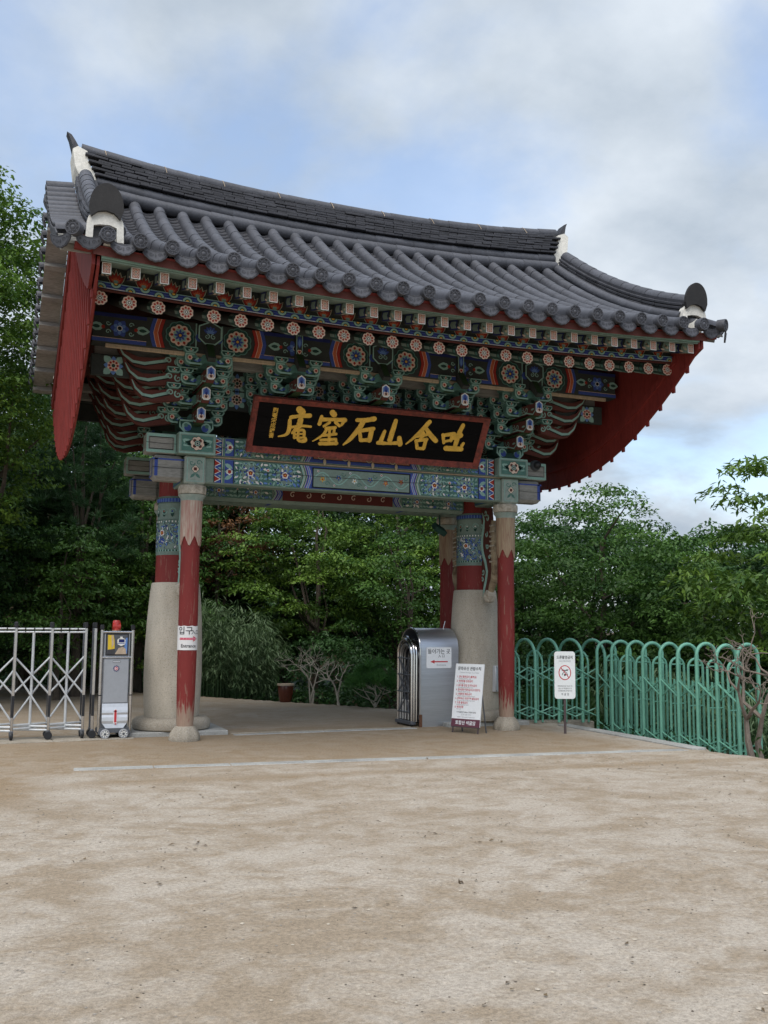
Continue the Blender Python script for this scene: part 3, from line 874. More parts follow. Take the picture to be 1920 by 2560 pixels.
def block_mesh():
    mb = MB(); t_, b_, h, d = .098, .062, .085, .085
    z1 = .045
    vs = [(-b_, -b_, 0), (b_, -b_, 0), (b_, b_, 0), (-b_, b_, 0), (-t_, -d, z1), (t_, -d, z1), (t_, d, z1), (-t_, d, z1), (-t_, -d, h), (t_, -d, h), (t_, d, h), (-t_, d, h)]
    mb.add(vs, [(3, 2, 1, 0), (0, 1, 5, 4), (1, 2, 6, 5), (2, 3, 7, 6), (3, 0, 4, 7), (4, 5, 9, 8), (5, 6, 10, 9), (6, 7, 11, 10), (7, 4, 8, 11), (8, 9, 10, 11)], 'p_teal')
    for sy in (-1, 1):
        n = Vector((0, sy * .89, -.45)) if False else Vector((0, sy, 0))
        pt = flat(mb, (0, sy * d, 0), (1, 0, 0), (0, 0, 1), (0, sy, 0))
        poly = [(-.086, .052), (-.086, h - .010), (.086, h - .010), (.086, .052)]
        line(pt, [(-.062, .012), (-.088, .045), (-.088, h - .009), (.088, h - .009), (.088, .045), (.062, .012), (-.062, .012)], .014, 'p_lgreen', 2)
        pt([(-.055, .02), (.055, .02), (.075, .05), (.075, .07), (-.075, .07), (-.075, .05)], 'p_dgreen', 1)
        for a in (-.9, 0, .9): leaf(pt, 0, .018, math.pi / 2 + a, .05, .026, 'p_lgreen' if a else 'p_cream', 3)
        disc(pt, 0, .042, .010, 'p_red', 4, 7)
    for sx in (-1, 1):
        pt = flat(mb, (sx * t_, 0, 0), (0, 1, 0), (0, 0, 1), (sx, 0, 0))
        border(pt, [(-.075, .052), (.075, .052), (.075, h - .009), (-.075, h - .009)], .012, 'p_lgreen', 1)
    return mb.mesh('bearing_block')
BLOCK = block_mesh()
def hexplate(pt, w, h, L=0):
    o = [(-w, -h * .72), (-w * .55, -h), (w * .55, -h), (w, -h * .72), (w, h * .55), (0, h), (-w, h * .55)]
    sc = lambda k: [(x * k, y * k) for x, y in o]
    pt(o, 'p_white', L); pt(sc(.80), 'p_lblue', L + 1)
    pt([(-w * .66, -h * .70), (-w * .4, -h * .80), (w * .4, -h * .80), (w * .66, -h * .70), (w * .66, -h * .30), (0, -h * .05), (-w * .66, -h * .30)], 'p_cream', L + 2)
    leaf(pt, 0, -h * .35, math.pi / 2, h * 1.12, w * .95, 'p_blue', L + 3); leaf(pt, 0, -h * .30, math.pi / 2, h * .5, w * .45, 'p_navy', L + 4)
    scallop(pt, 0, -h * .52, w * .36, 3, 'p_brown', L + 4, .3, math.pi / 2)
def tongue_mesh(L):
    # reaches forward (-y) by L from the wall line; side profile in (y,z)
    mb = MB()
    prof = [(0, .02), (0, .15), (-L + .20, .15), (-L + .08, .135), (-L, .165), (-L, .0), (-L + .05, -.045), (-L + .16, -.05), (-L + .30, .0)]
    mb.prism(prof, -.052, .052, lambda a, b, c: (c, a, b), 'p_brown')
    pu = flat(mb, (0, 0, 0), (1, 0, 0), (0, 1, 0), (0, 0, -1))
    for sx in (-1, 1):
        pt = flat(mb, (sx * .052, 0, 0), (0, 1, 0), (0, 0, 1), (sx, 0, 0))
        line(pt, [(-L + .015, .135), (-L + .02, .02), (-L + .10, -.03), (-L + .28, .02), (-.15, .03)], .020, 'p_lgreen', 1)
        spiral(pt, -L + .30, .075, .055, 0, 1.3, .018, 'p_lgreen', 2, -1); spiral(pt, -L + .42, .085, .045, 2, 1.2, .016, 'p_lgreen', 2, 1)
        leaf(pt, -L + .16, .05, math.pi, .11, .03, 'p_lgreen', 2)
    mb.box((-.054, -L + .10, -.058), (.054, -.05, -.03), 'p_underg', .005)
    pt = flat(mb, (0, -L, .075), (1, 0, 0), (0, 0, 1), (0, -1, 0), .004)
    mb.prism([(x, z + .075) for x, z in [(-.06, -.07), (-.034, -.097), (.034, -.097), (.06, -.07), (.06, .055), (0, .097), (-.06, .055)]], -L - .004, -L + .012, lambda a, b, c: (a, c, b), 'p_teal')
    hexplate(pt, .060, .097, 1)
    return mb.mesh('bracket_tongue')
TONG = [tongue_mesh(L) for L in (.50, .81, 1.10)]
TONG_IN = [tongue_mesh(L) for L in (.34, .52)]
def head_mesh(wide):
    """upper beam head that carries the eaves purlin, with its painted front plate"""
    mb = MB()
    w = .165 if wide else .05
    mb.prism([(0, .0), (0, .34), (-.16, .34), (-.16, .06), (-.36, -.20), (-.30, -.24), (-.05, -.02)], -.055, .055, lambda a, b, c: (c, a, b), 'p_charc')
    pu = flat(mb, (0, -.16, .06), (1, 0, 0), Vector((0, -.20, -.26)).normalized(), Vector((0, -.26, .20)).normalized())
    rect(pu, -.045, .0, .045, .30, 'p_underg', 1)
    pt = flat(mb, (0, -.16, .20), (1, 0, 0), (0, 0, 1), (0, -1, 0), .0145)
    if wide:
        hx = [(-w, -.09), (-w * .45, -.17), (w * .45, -.17), (w, -.09), (w, .09), (0, .17), (-w, .09)]
        mb.prism([(x, z + .20) for x, z in hx], -.174, -.158, lambda a, b, c: (a, c, b), 'p_charc')
        border(pt, [(x * .93, z * .93) for x, z in hx], .020, 'p_lgreen', 1)
        for a in (-1.1, -.55, 0, .55, 1.1): leaf(pt, 0, -.01, math.pi / 2 + a, .105, .05, 'p_blue', 2); leaf(pt, 0, -.01, math.pi / 2 + a, .07, .025, 'p_lblue', 3)
        for k in (-1, 1): spiral(pt, k * .045, -.055, .04, math.pi / 2, 1.2, .014, 'p_lgreen', 2, k)
    else:
        mb.prism([(-w, .02), (w, .02), (w, .37), (-w, .37)], -.174, -.158, lambda a, b, c: (a, c, b), 'p_charc')
        border(pt, [(-w + .008, -.172), (w - .008, -.172), (w - .008, .162), (-w + .008, .162)], .012, 'p_lgreen', 1)
        leaf(pt, 0, -.07, math.pi / 2, .20, .075, 'p_blue', 2); leaf(pt, 0, -.05, math.pi / 2, .12, .04, 'p_lblue', 3)
        scallop(pt, 0, -.12, .035, 3, 'p_cream', 2, .3, math.pi / 2); scallop(pt, 0, -.12, .022, 3, 'p_red', 3, .3, math.pi / 2); disc(pt, 0, .12, .026, 'p_lgreen', 2, 8)
    return mb.mesh('beam_head')
HEAD = [head_mesh(True), head_mesh(False)]
def seat_mesh():
    mb = MB()
    mb.prism([(-.17, 0), (.17, 0), (.25, .09), (.25, .20), (-.25, .20), (-.25, .09)], -.17, .17, lambda a, b, c: (a, c, b), 'p_dgreen')
    for sy in (-1, 1):
        pt = flat(mb, (0, sy * .17, 0), (1, 0, 0), (0, 0, 1), (0, sy, 0))
        line(pt, [(-.16, .012), (-.237, .095), (-.237, .188), (.237, .188), (.237, .095), (.16, .012)], .022, 'p_lgreen', 1)
        for k in (-1, 1): disc(pt, k * .14, .10, .07, 'p_lgreen', 2, 12); disc(pt, k * .125, .085, .05, 'p_blue', 3, 12); disc(pt, k * .15, .12, .03, 'p_teal', 4, 8)
    return mb.mesh('bracket_seat')
SEAT = seat_mesh()
XC = [-CX, -1.283, 0, 1.283, CX]
for ci, X in enumerate(XC):
    for rot in (0, math.pi):
        T0 = TR(X, 0, 0) @ RZ(rot) if rot else TR(X, 0, 0)
        seat = part('bracket_seat', SEAT, GATE, T0 @ TR(0, -1.10, 4.347))
        for k in range(3):
            part('bracket_tongue', TONG_IN[k] if (k < 2 and 0 < ci < 4) else TONG[k], GATE, T0 @ TR(0, -1.10, 4.515 + .22 * k))
        part('beam_head', HEAD[ci % 2], GATE, T0 @ TR(0, -1.90, 5.42))
        for j in range(4):
            for k in range(j, 4):
                if rot and j in (1,) : continue
                z = 4.52 + .22 * k; y = -1.10 - .30 * j
                if abs(z - 5.18) < .01 and j == 3: y = -1.98
                L = (.33, .40, .47, .54)[min(3, k - j)]
                if j == 0: L = (.40, .47, .54, .54)[k]
                a = part('bracket_arm', ARMS[L], GATE, T0 @ TR(0, y, z - .01))
                for s_ in (-1, 1):
                    part('bearing_block', BLOCK, a, TR(s_ * (L - .075), 0, .1455))
# painted boards closing the gaps between the clusters
for sy in (-1, 1):
    mb = MB(); Y = sy * .98
    mb.box((-3.2, Y - .02, 4.80), (3.2, Y + .02, 5.42), 'p_charc')
    pt = flat(mb, (0, Y + sy * .02, 0), (1, 0, 0), (0, 0, 1), (0, sy, 0))
    for i in range(4):
        for dx, z in ((-.0, 5.22), (0, 4.97)):
            u = (XC[i] + XC[i + 1]) / 2 + dx
            petals(pt, u, z, 4, .05, .11, .09, 'p_lgreen', 1, math.pi / 4); petals(pt, u, z, 4, .05, .10, .06, 'p_lblue', 2)
            scallop(pt, u, z, .085, 8, 'p_cream', 3, .15); 
            for k in range(8): disc(pt, u + .052 * math.cos(k * .785), z + .052 * math.sin(k * .785), .018, 'p_brown', 4, 7)
            disc(pt, u, z, .026, 'p_dgreen', 5, 8)
    part('bracket_board', mb, GATE)
mb = MB(); mb.box((-3.3, -.98, 5.44), (3.3, .98, 5.50), 'p_dgreen'); part('inner_ceiling', mb, GATE)

# ---- upturned horn arms on the two ends
def horn_mesh(L):
    mb = MB()
    top = [(0, .15), (.22 * L, .145), (.45 * L, .105), (.66 * L, .10), (.84 * L, .16), (.95 * L, .26), (L, .335)]
    bot = [(L * 1.005, .31), (.955 * L, .17), (.86 * L, .055), (.70 * L, -.035), (.5 * L, -.06), (.25 * L, -.03), (0, .0)]
    mb.prism(top + bot, -.05, .05, lambda a, b, c: (a, c, b), 'p_brown')
    for sy in (-1, 1):
        pt = flat(mb, (0, sy * .05, 0), (1, 0, 0), (0, 0, 1), (0, sy, 0))
        line(pt, [(.22 * L, .09), (.38 * L, .055), (.56 * L, .015), (.74 * L, .03), (.88 * L, .115), (.955 * L, .225)], [.036, .040, .042, .036, .026, .010], 'p_lgreen', 2)
        line(pt, [(.20 * L, .062), (.38 * L, .027), (.56 * L, -.014), (.74 * L, .004)], .014, 'p_ink', 1)
        spiral(pt, .20 * L, .095, .050, -.6, 1.3, .022, 'p_lgreen', 2, 1); spiral(pt, .05 * L, .075, .052, 1, 1.2, .022, 'p_lgreen', 2, -1)
    return mb.mesh('horn_arm')
HORN = [horn_mesh(L) for L in (.70, .80, .90, 1.00)]
for sx in (-1, 1):
    for (yy, x0, ks) in ((-1.66, .32, (1, 2, 3)), (-1.06, .34, (0, 1, 2, 3)), (-.30, .45, (1, 2, 3)), (.55, .40, (0, 1, 2, 3)), (1.25, .34, (0, 1, 2, 3))):
        for k in ks:
            T_ = TR(sx * (CX + x0), yy, 4.50 + .225 * k)
            if sx < 0: T_ = T_ @ RZ(math.pi)
            h = part('horn_arm', HORN[max(0, k - (1 if yy < -1.5 else 0))], GATE, T_)
            part('bearing_block', BLOCK, h, TR(.10, 0, .147))

# ---- eaves purlin with painted bays
for sy in (-1, 1):
    mb = MB(); yf = sy * 2.0
    mb.box((-4.13, min(yf, yf - sy * .22), 5.345), (4.13, max(yf, yf - sy * .22), 5.77), 'p_charc', .012)
    pt = flat(mb, (0, yf, 0), (1, 0, 0), (0, 0, 1), (0, sy, 0))
    za, zb = 5.36, 5.755; zm = (za + zb) / 2
    def bay(xa, xb):
        rect(pt, xa, za, xb, za + .05, 'p_blue', 0); rect(pt, xa, zb - .05, xb, zb, 'p_navy', 0)
        line(pt, [(xa, za + .055), (xb, za + .055)], .006, 'p_cream', 1)
        m_ = (xa + xb) / 2
        petals(pt, m_, zm, 6, .03, .095, .085, 'p_blue', 2); petals(pt, m_, zm, 6, .03, .06, .05, 'p_lblue', 3, .52); disc(pt, m_, zm, .038, 'p_white', 4, 10); disc(pt, m_, zm, .028, 'p_ink', 5, 10)
        for k in (-1, 1):
            leaf(pt, m_ + k * .20, zm, 0 if k > 0 else math.pi, .20, .12, 'p_lgreen', 2); leaf(pt, m_ + k * .25, zm, 0 if k > 0 else math.pi, .11, .05, 'p_dgreen', 3)
            disc(pt, m_ + k * .215, zm, .026, 'p_red', 4, 8)
            for v in (-1, 1): spiral(pt, m_ + k * .15, zm + v * .06, .035, 0, 1.1, .014, 'p_lgreen', 3, v * k)
    def roset(u):
        scallop(pt, u, zm, .205, 10, 'p_teal', 0, .10); scallop(pt, u, zm, .19, 10, 'p_dgreen', 1, .10)
        scallop(pt, u, zm, .155, 9, 'p_cream', 2, .13)
        for k in range(9): a = k * .698 + .35; leaf(pt, u + .09 * math.cos(a), zm + .09 * math.sin(a), a, .05, .04, 'p_red', 3)
        scallop(pt, u, zm, .10, 9, 'p_lgreen', 4, .15, .3); petals(pt, u, zm, 8, .02, .065, .035, 'p_blue', 5); disc(pt, u, zm, .035, 'p_navy', 6, 10); disc(pt, u, zm, .02, 'p_yellow', 7, 8)
    for i, X in enumerate(XC):
        if i % 2 == 0:
            for k in (-1, 1):
                roset(X + k * .40)
                f = (lambda X, k: (lambda poly, m, L=0: pt([(X + k * a, b) for a, b in poly], m, L)))(X, k)
                rect(f, .17, za, .19, zb, 'p_lgreen', 0); rect(f, .0, za, .165, zb, 'p_charc', 0); disc(f, .13, zm, .06, 'p_blue', 1, 10)
                zig(f, .60, za, zb, .055, .05, ['p_red', 'p_orange', 'p_navy', 'p_blue'][0:1] + ['p_orange', 'p_blue'], 1)
    for xa, xb in ((-4.13, -3.42), (-1.85, -.80), (.80, 1.85), (3.42, 4.13)): bay(xa, xb)
    part('eaves_purlin', mb, GATE)
    mb = MB()
    mb.box((-3.95, min(yf - sy * .012, yf - sy * .06), 5.292), (3.95, max(yf - sy * .012, yf - sy * .06), 5.343), 'pale_wood', .006)
    part('purlin_support', mb, GATE)
    for yy, zz in ((1.45, 5.30), (.85, 5.30)):
        mb = MB(); mb.box((-4.05, sy * yy - .07, zz), (4.05, sy * yy + .07, zz + .13), 'grey_wood', .01); part('inner_purlin', mb, GATE)
    for s_ in (-1, 1):
        mb = MB(); x0 = s_ * 3.2; x1 = s_ * 4.1
        mb.box((min(x0, x1), sy * 1.62 - .03, 4.98), (max(x0, x1), sy * 1.62 + .03, 5.28), 'p_charc', .01)
        p2 = flat(mb, (s_ * 3.80, sy * 1.65, 5.13), (1, 0, 0), (0, 0, 1), (0, sy, 0))
        petals(p2, 0, 0, 4, .05, .13, .10, 'p_lgreen', 1, math.pi / 4); petals(p2, 0, 0, 4, .04, .09, .07, 'p_lblue', 2)
        scallop(p2, 0, 0, .085, 8, 'p_cream', 3, .15)
        for k in range(8): disc(p2, .055 * math.cos(k * .785), .055 * math.sin(k * .785), .018, 'p_red', 4, 7)
        disc(p2, 0, 0, .026, 'p_dgreen', 5, 8)
        part('end_panel', mb, GATE)

# ---- rafters
def round_rafter():
    mb = MB(); n = 14; L = 1.75; sl = .34
    vs = []; fs = []
    for j, (yy, r) in enumerate(((0, .088), (.02, .094), (L, .094))):
        for i in range(n):
            a = 2 * math.pi * i / n
            vs.append((r * math.cos(a), yy, yy * sl + r * math.sin(a)))
    for j in range(2):
        for i in range(n): k = (i + 1) % n; fs.append((j * n + i, j * n + k, (j + 1) * n + k, (j + 1) * n + i))
    fs.append(list(range(n)))
    mb.add(vs, fs, 'p_charc', True)
    # painted collar behind the end
    vs = []; fs = []
    for j, yy in enumerate((.03, .10, .12, .30, .33)):
        for i in range(n): a = 2 * math.pi * i / n; vs.append((.0955 * math.cos(a), yy, yy * sl + .0955 * math.sin(a)))
    for j, m_ in ((0, 'p_teal'), (2, 'p_grgreen')):
        for i in range(n):
            k = (i + 1) % n
            mb.add([vs[j * n + i], vs[j * n + k], vs[(j + 1) * n + k], vs[(j + 1) * n + i]], [(0, 1, 2, 3)], m_ if (i + j) % 2 else 'p_dgreen', True)
    pt = flat(mb, (0, 0, 0), (1, 0, 0), (0, 0, 1), (0, -1, 0))
    scallop(pt, 0, 0, .090, 9, 'p_cream', 1, .14)
    for k in range(9):
        a = k * .698 + .35; leaf(pt, .040 * math.cos(a), .040 * math.sin(a), a, .034, .030, 'p_red', 2)
    disc(pt, 0, 0, .037, 'p_dgreen', 3, 12); disc(pt, 0, 0, .032, 'p_white', 4, 12); disc(pt, 0, 0, .022, 'p_ink', 5, 10); disc(pt, 0, 0, .013, 'p_white', 6, 8)
    return mb.mesh('round_rafter')
RR = round_rafter()
for i in range(25):
    x = -4.16 + 8.32 * i / 24
    dz = .10 * (abs(x) / 4.16) ** 2
    part('round_rafter', RR, GATE, TR(x, -3.29, 5.422 + dz) @ RZ(random.uniform(-.01, .01)))
def square_rafter():
    mb = MB(); w, h = .052, .068; sl = .26; L = .95
    vs = [(s_ * w, yy, yy * sl + v * h) for yy in (0, L) for s_ in (-1, 1) for v in (-1, 1)]
    mb.add(vs, [(0, 2, 3, 1), (4, 5, 7, 6), (0, 4, 6, 2), (1, 3, 7, 5), (0, 1, 5, 4), (2, 6, 7, 3)], 'p_charc')
    pt = flat(mb, (0, 0, 0), (1, 0, 0), (0, 0, 1), (0, -1, 0))
    rect(pt, -w, -h, w, h, 'p_white', 0); rect(pt, -w + .010, -h + .010, w - .010, h - .010, 'p_terra', 1)
    for a in (-.018, .018):
        for b in (-.034, 0, .034): disc(pt, a, b, .015, 'p_cream', 2, 7); disc(pt, a, b, .007, 'p_red', 3, 6)
    for b in (-.017, .017): disc(pt, 0, b, .008, 'p_lgreen', 3, 6)
    V_ = Vector((0, 1, sl)).normalized(); Nn = Vector((0, sl, -1)).normalized()
    pb = flat(mb, (0, 0, -h), (1, 0, 0), V_, Nn)
    rect(pb, -w, .0, w, .06, 'p_lgreen', 0); rect(pb, -w, .06, w, .11, 'p_beige', 0)
    for a in (-1, 1): leaf(pb, a * .02, .01, 1.57, .09, .03, 'p_dgreen', 1); rect(pb, a * .026 - .014, .13, a * .026 + .014, .24, 'p_cream', 1)
    for sx in (-1, 1):
        ps = flat(mb, (sx * w, 0, 0), V_, (0, 0, 1), (sx, 0, 0))
        ps([(0, -h), (.05, -h), (.12, -h), (.16, 0), (.12, h), (0, h)], 'p_grgreen', 0)
        leaf(ps, .01, -.03, .5, .12, .05, 'p_beige', 1); leaf(ps, .02, .03, -.3, .09, .04, 'p_lgreen', 1); leaf(ps, .10, -.05, .2, .10, .03, 'p_cream', 2)
        ps([(.18, -h), (.42, -h), (.46, 0), (.42, h), (.18, h), (.22, 0)], 'p_navy', 0)
        ps([(.22, -h * .7), (.39, -h * .7), (.43, 0), (.39, h * .7), (.22, h * .7), (.26, 0)], 'p_grgreen', 1)
    return mb.mesh('square_rafter')
SR = square_rafter()
for i in range(26):
    x = -4.15 + 8.30 * i / 25
    part('square_rafter', SR, GATE, TR(x, -3.85, 5.603 + .10 * (abs(x) / 4.16) ** 2))
e2 = lambda x: .10 * (abs(x) / 4.16) ** 2
XR = [4.22 * (i / 12 - 1) for i in range(25)]
# blue strip over the round rafters, with half-ring ornaments
mb = MB(); mb.sweepx([(-3.345, 5.535), (-3.345, 5.615), (-3.22, 5.65), (-3.22, 5.57)], XR, e2, 'p_blue')
pt = bent(mb, lambda u, v, L: (u, -3.347 - .0012 * L, v + e2(u)))
line(pt, [(-4.2 + .2 * i, 5.539) for i in range(43)], .007, 'p_white', 1); line(pt, [(-4.2 + .2 * i, 5.611) for i in range(43)], .008, 'p_lgreen', 1)
line(pt, [(-4.2 + .2 * i, 5.59) for i in range(43)], .010, 'p_navy', 1); line(pt, [(-4.2 + .2 * i, 5.562) for i in range(43)], .008, 'p_navy', 1)
for i in range(49):
    x = -4.16 + 8.32 * i / 48
    bt = i % 2 == 0
    z0, sg = (5.537, 1) if bt else (5.613, -1)
    for r, m_, L in ((.066, 'p_ink', 2), (.060, 'p_lgreen', 3), (.034, 'p_dgreen', 4), (.022, 'p_yellow', 5)):
        pt([(x + r * math.cos(k * math.pi / 8), z0 + sg * r * .98 * math.sin(k * math.pi / 8)) for k in range(9)], m_, L)
part('eaves_strip', mb, GATE)
# board with flames between the square rafters
mb = MB(); mb.sweepx([(-3.30, 5.61), (-3.30, 5.90), (-3.27, 5.90), (-3.27, 5.61)], XR, e2, 'p_charc')
pt = bent(mb, lambda u, v, L: (u, -3.302 - .0012 * L, v + e2(u)))
for i in range(25):
    x = -4.15 + 8.30 * (i + .5) / 25
    fl = lambda k: [(x + a * k, 5.625 + b * k) for a, b in ((-.055, 0), (.055, 0), (.085, .05), (.10, .11), (.06, .085), (.045, .135), (.02, .10), (0, .165), (-.02, .10), (-.045, .135), (-.06, .085), (-.10, .11), (-.085, .05))]
    pt(fl(1.15), 'p_beige', 1); pt(fl(1.02), 'p_dgreen', 2); pt(fl(.92), 'p_red', 3); pt(fl(.55), 'p_orange', 4); scallop(pt, x, 5.645, .03, 3, 'p_lgreen', 5, .3, 1.57)
part('flame_board', mb, GATE)
# soffit boards above the rafters
mb = MB()
mb.sweepx([(-3.93, 5.655), (-3.93, 5.675), (-3.22, 5.86), (-3.22, 5.84)], XR, e2, 'p_grgreen')
part('upper_soffit', mb, GATE)
mb = MB()
mb.sweepx([(-3.33, 5.50), (-3.33, 5.53), (-1.5, 6.16), (-1.5, 6.13)], XR, e2, 'p_brown')
part('lower_soffit', mb, GATE)
# green strip and red fascia under the tiles
mb = MB(); mb.sweepx([(-3.965, 5.672), (-3.965, 5.728), (-3.86, 5.75), (-3.86, 5.69)], XR, e2, 'p_lgreen'); part('green_strip', mb, GATE)
XW = [4.52 * (i / 12 - 1) for i in range(25)]
mb = MB(); mb.sweepx([(-3.975, 5.730), (-3.995, 5.80), (-3.86, 5.83), (-3.83, 5.76)], XW, e2, 'red_paint'); part('red_fascia', mb, GATE)

# ---- roof: deck, channel tiles, cover tiles, eave discs and drip tiles
prof_y = [-4.0 + 4.0 * i / 14 for i in range(15)]
sec = [(y, 5.885 + rp(y) - .135) for y in prof_y] + [(-y, 5.885 + rp(y) - .135) for y in prof_y[-2::-1]]
secb = [(y, 5.885 + rp(y) - (.23 if abs(y) > .2 else .3)) for y in prof_y] + [(-y, 5.885 + rp(y) - .23) for y in prof_y[-2::-1]]
mb = MB(); mb.sweepx(sec + secb[::-1], [4.32 * (i / 10 - 1) for i in range(21)], ez, 'p_brown')
ROOF = part('roof', mb, GATE)
NROW = 24
ROWX = [-4.175 + 8.35 * k / (NROW - 1) for k in range(NROW)]
# arc-length stations up the slope
yy_ = np.linspace(-4.03, -.30, 400); zz_ = np.array([rp(y) for y in yy_])
ss_ = np.concatenate([[0], np.cumsum(np.hypot(np.diff(yy_), np.diff(zz_)))])
NS = 11
st = [float(np.interp(ss_[-1] * i / NS, ss_, yy_)) for i in range(NS + 1)]
SEG = ss_[-1] / NS
def half_tile(L, r0, r1, mat, n=10, drop=.045, lip=.012, thick=True):
    """half-round tile along +y; r0 at the lower (near) end"""
    mb = MB(); vs = []; fs = []
    rows = [(0, r0 - .016, 0), (0, r0, 0), (L, r1, 0)]
    for y, r, dz in rows:
        vs.append((-r, y, -drop))
        for i in range(n + 1):
            a = math.pi - math.pi * i / n; vs.append((r * math.cos(a), y, r * math.sin(a)))
        vs.append((r, y, -drop))
    m_ = n + 3
    for j in range(len(rows) - 1):
        for i in range(m_ - 1): fs.append((j * m_ + i, j * m_ + i + 1, (j + 1) * m_ + i + 1, (j + 1) * m_ + i))
    mb.add(vs, fs, mat, True)
    return mb
TILE = half_tile(SEG + .012, .087, .0835, 'tile').mesh('cover_tile')
for x in ROWX:
    for i in range(NS):
        y0, y1 = st[i], st[i + 1]
        a = math.atan2(rp(y1) - rp(y0), y1 - y0)
        z = rz(x, y0)
        part('cover_tile', TILE, ROOF, TR(x + random.uniform(-.004, .004), y0, z) @ RX(a + random.uniform(-.006, .006)) @ RZ(random.uniform(-.01, .01)))
def disc_mesh():
    mb = MB()
    T = RX(R(90))
    mb.lathe([(.055, -.11), (.086, -.11), (.091, .0), (.088, .012), (.076, .013), (.074, .004), (.05, .003), (.047, .009), (.040, .009), (.037, .003), (.024, .004), (.016, .011), (.004, .012)], (0, 0, 0), 20, 'tile', T)
    pt = flat(mb, (0, -.004, 0), (1, 0, 0), (0, 0, 1), (0, -1, 0), .0012)
    line(pt, [(.062 * math.cos(k * .3142), .062 * math.sin(k * .3142)) for k in range(20)], .014, 'tile_dark', 0, True); line(pt, [(.030 * math.cos(k * .5236), .030 * math.sin(k * .5236)) for k in range(12)], .008, 'tile_dark', 0, True)  # shade of the grooves painted into the disc face as dark rings
    for k in range(8):
        a = k * math.pi / 4
        mb.lathe([(.010, 0), (.009, .006), (.003, .009)], (0, 0, 0), 6, 'tile', TR(.062 * math.cos(a), -.003, .062 * math.sin(a)) @ T)
    return mb.mesh('eave_disc')
DISC = disc_mesh()
DX = ROWX + [-4.56, 4.56]
for x in DX:
    part('eave_disc', DISC, ROOF, TR(x, -4.125, 5.885 + ez(x) - .008) @ RZ({-4.56: -.5, 4.56: .5}.get(x, 0)) @ RX(.10))
def drip_mesh():
    mb = MB(); n = 18
    up = [(-.150 + .300 * i / n, .004 - .050 * math.cos(math.pi * (i / n - .5))) for i in range(n + 1)]
    lo = []
    for i in range(n + 1):
        t_ = i / n
        lo.append((-.158 + .316 * t_, -.028 - .150 * math.sin(math.pi * t_) ** .58 - .010 * abs(math.sin(math.pi * 5 * t_))))
    poly = up + lo[::-1]
    mb.prism(poly, -.010, .012, lambda a, b, c: (a, c, b), 'tile')
    pt = flat(mb, (0, -.010, 0), (1, 0, 0), (0, 0, 1), (0, -1, 0), .002, .0015)
    line(pt, [(a * .93, b + .010) for a, b in lo], .008, 'tile_dark', 1)
    line(pt, [(a * .93, b - .010) for a, b in up], .007, 'tile_dark', 1)
    for k in (-1, 1):
        spiral(pt, k * .05, -.098, .026, 0, 1.2, .008, 'tile_dark', 2, k); disc(pt, k * .10, -.075, .012, 'tile_dark', 2, 7)
    leaf(pt, 0, -.135, 1.57, .05, .018, 'tile_dark', 2)
    return mb.mesh('drip_tile')
DRIP = drip_mesh()
for i in range(len(ROWX) - 1):
    x = (ROWX[i] + ROWX[i + 1]) / 2
    part('drip_tile', DRIP, ROOF, TR(x, -4.035, 5.885 + ez(x) - .018) @ RX(-.20 + random.uniform(-.03, .03)))
for s_ in (-1, 1): part('drip_tile', DRIP, ROOF, TR(s_ * 4.37, -4.055, 6.01) @ RX(.14)); part('drip_tile', DRIP, ROOF, TR(s_ * 4.68, -4.0, 6.0) @ RZ(s_ * .85) @ RX(.14))
# channel tiles, thin overlapping pans
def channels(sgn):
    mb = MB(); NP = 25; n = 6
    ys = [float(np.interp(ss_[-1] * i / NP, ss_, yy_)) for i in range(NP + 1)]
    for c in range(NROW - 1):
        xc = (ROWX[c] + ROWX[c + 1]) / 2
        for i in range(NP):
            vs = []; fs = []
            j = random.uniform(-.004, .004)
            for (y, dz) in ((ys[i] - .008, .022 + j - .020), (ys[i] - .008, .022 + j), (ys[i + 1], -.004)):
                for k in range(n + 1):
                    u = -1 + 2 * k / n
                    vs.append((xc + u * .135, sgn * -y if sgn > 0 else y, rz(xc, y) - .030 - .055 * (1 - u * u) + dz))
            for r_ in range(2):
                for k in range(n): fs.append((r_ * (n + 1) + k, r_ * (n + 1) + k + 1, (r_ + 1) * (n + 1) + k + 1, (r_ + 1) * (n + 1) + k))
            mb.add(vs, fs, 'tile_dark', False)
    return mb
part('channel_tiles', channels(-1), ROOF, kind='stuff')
# rear slope, out of sight from the square
mb = MB()
for x in ROWX:
    mb.tube([(x, -y, rz(x, y)) for y in st], .084, 'tile', 8)
for c in range(NROW - 1):
    xc = (ROWX[c] + ROWX[c + 1]) / 2
    for i in range(NS): mb.add([(xc - .14, -st[i], rz(xc, st[i]) - .02), (xc + .14, -st[i], rz(xc, st[i]) - .02), (xc + .14, -st[i + 1], rz(xc, st[i + 1]) - .05), (xc - .14, -st[i + 1], rz(xc, st[i + 1]) - .05)], [(0, 1, 2, 3)], 'tile_dark')
part('rear_tiles', mb, ROOF, kind='stuff')

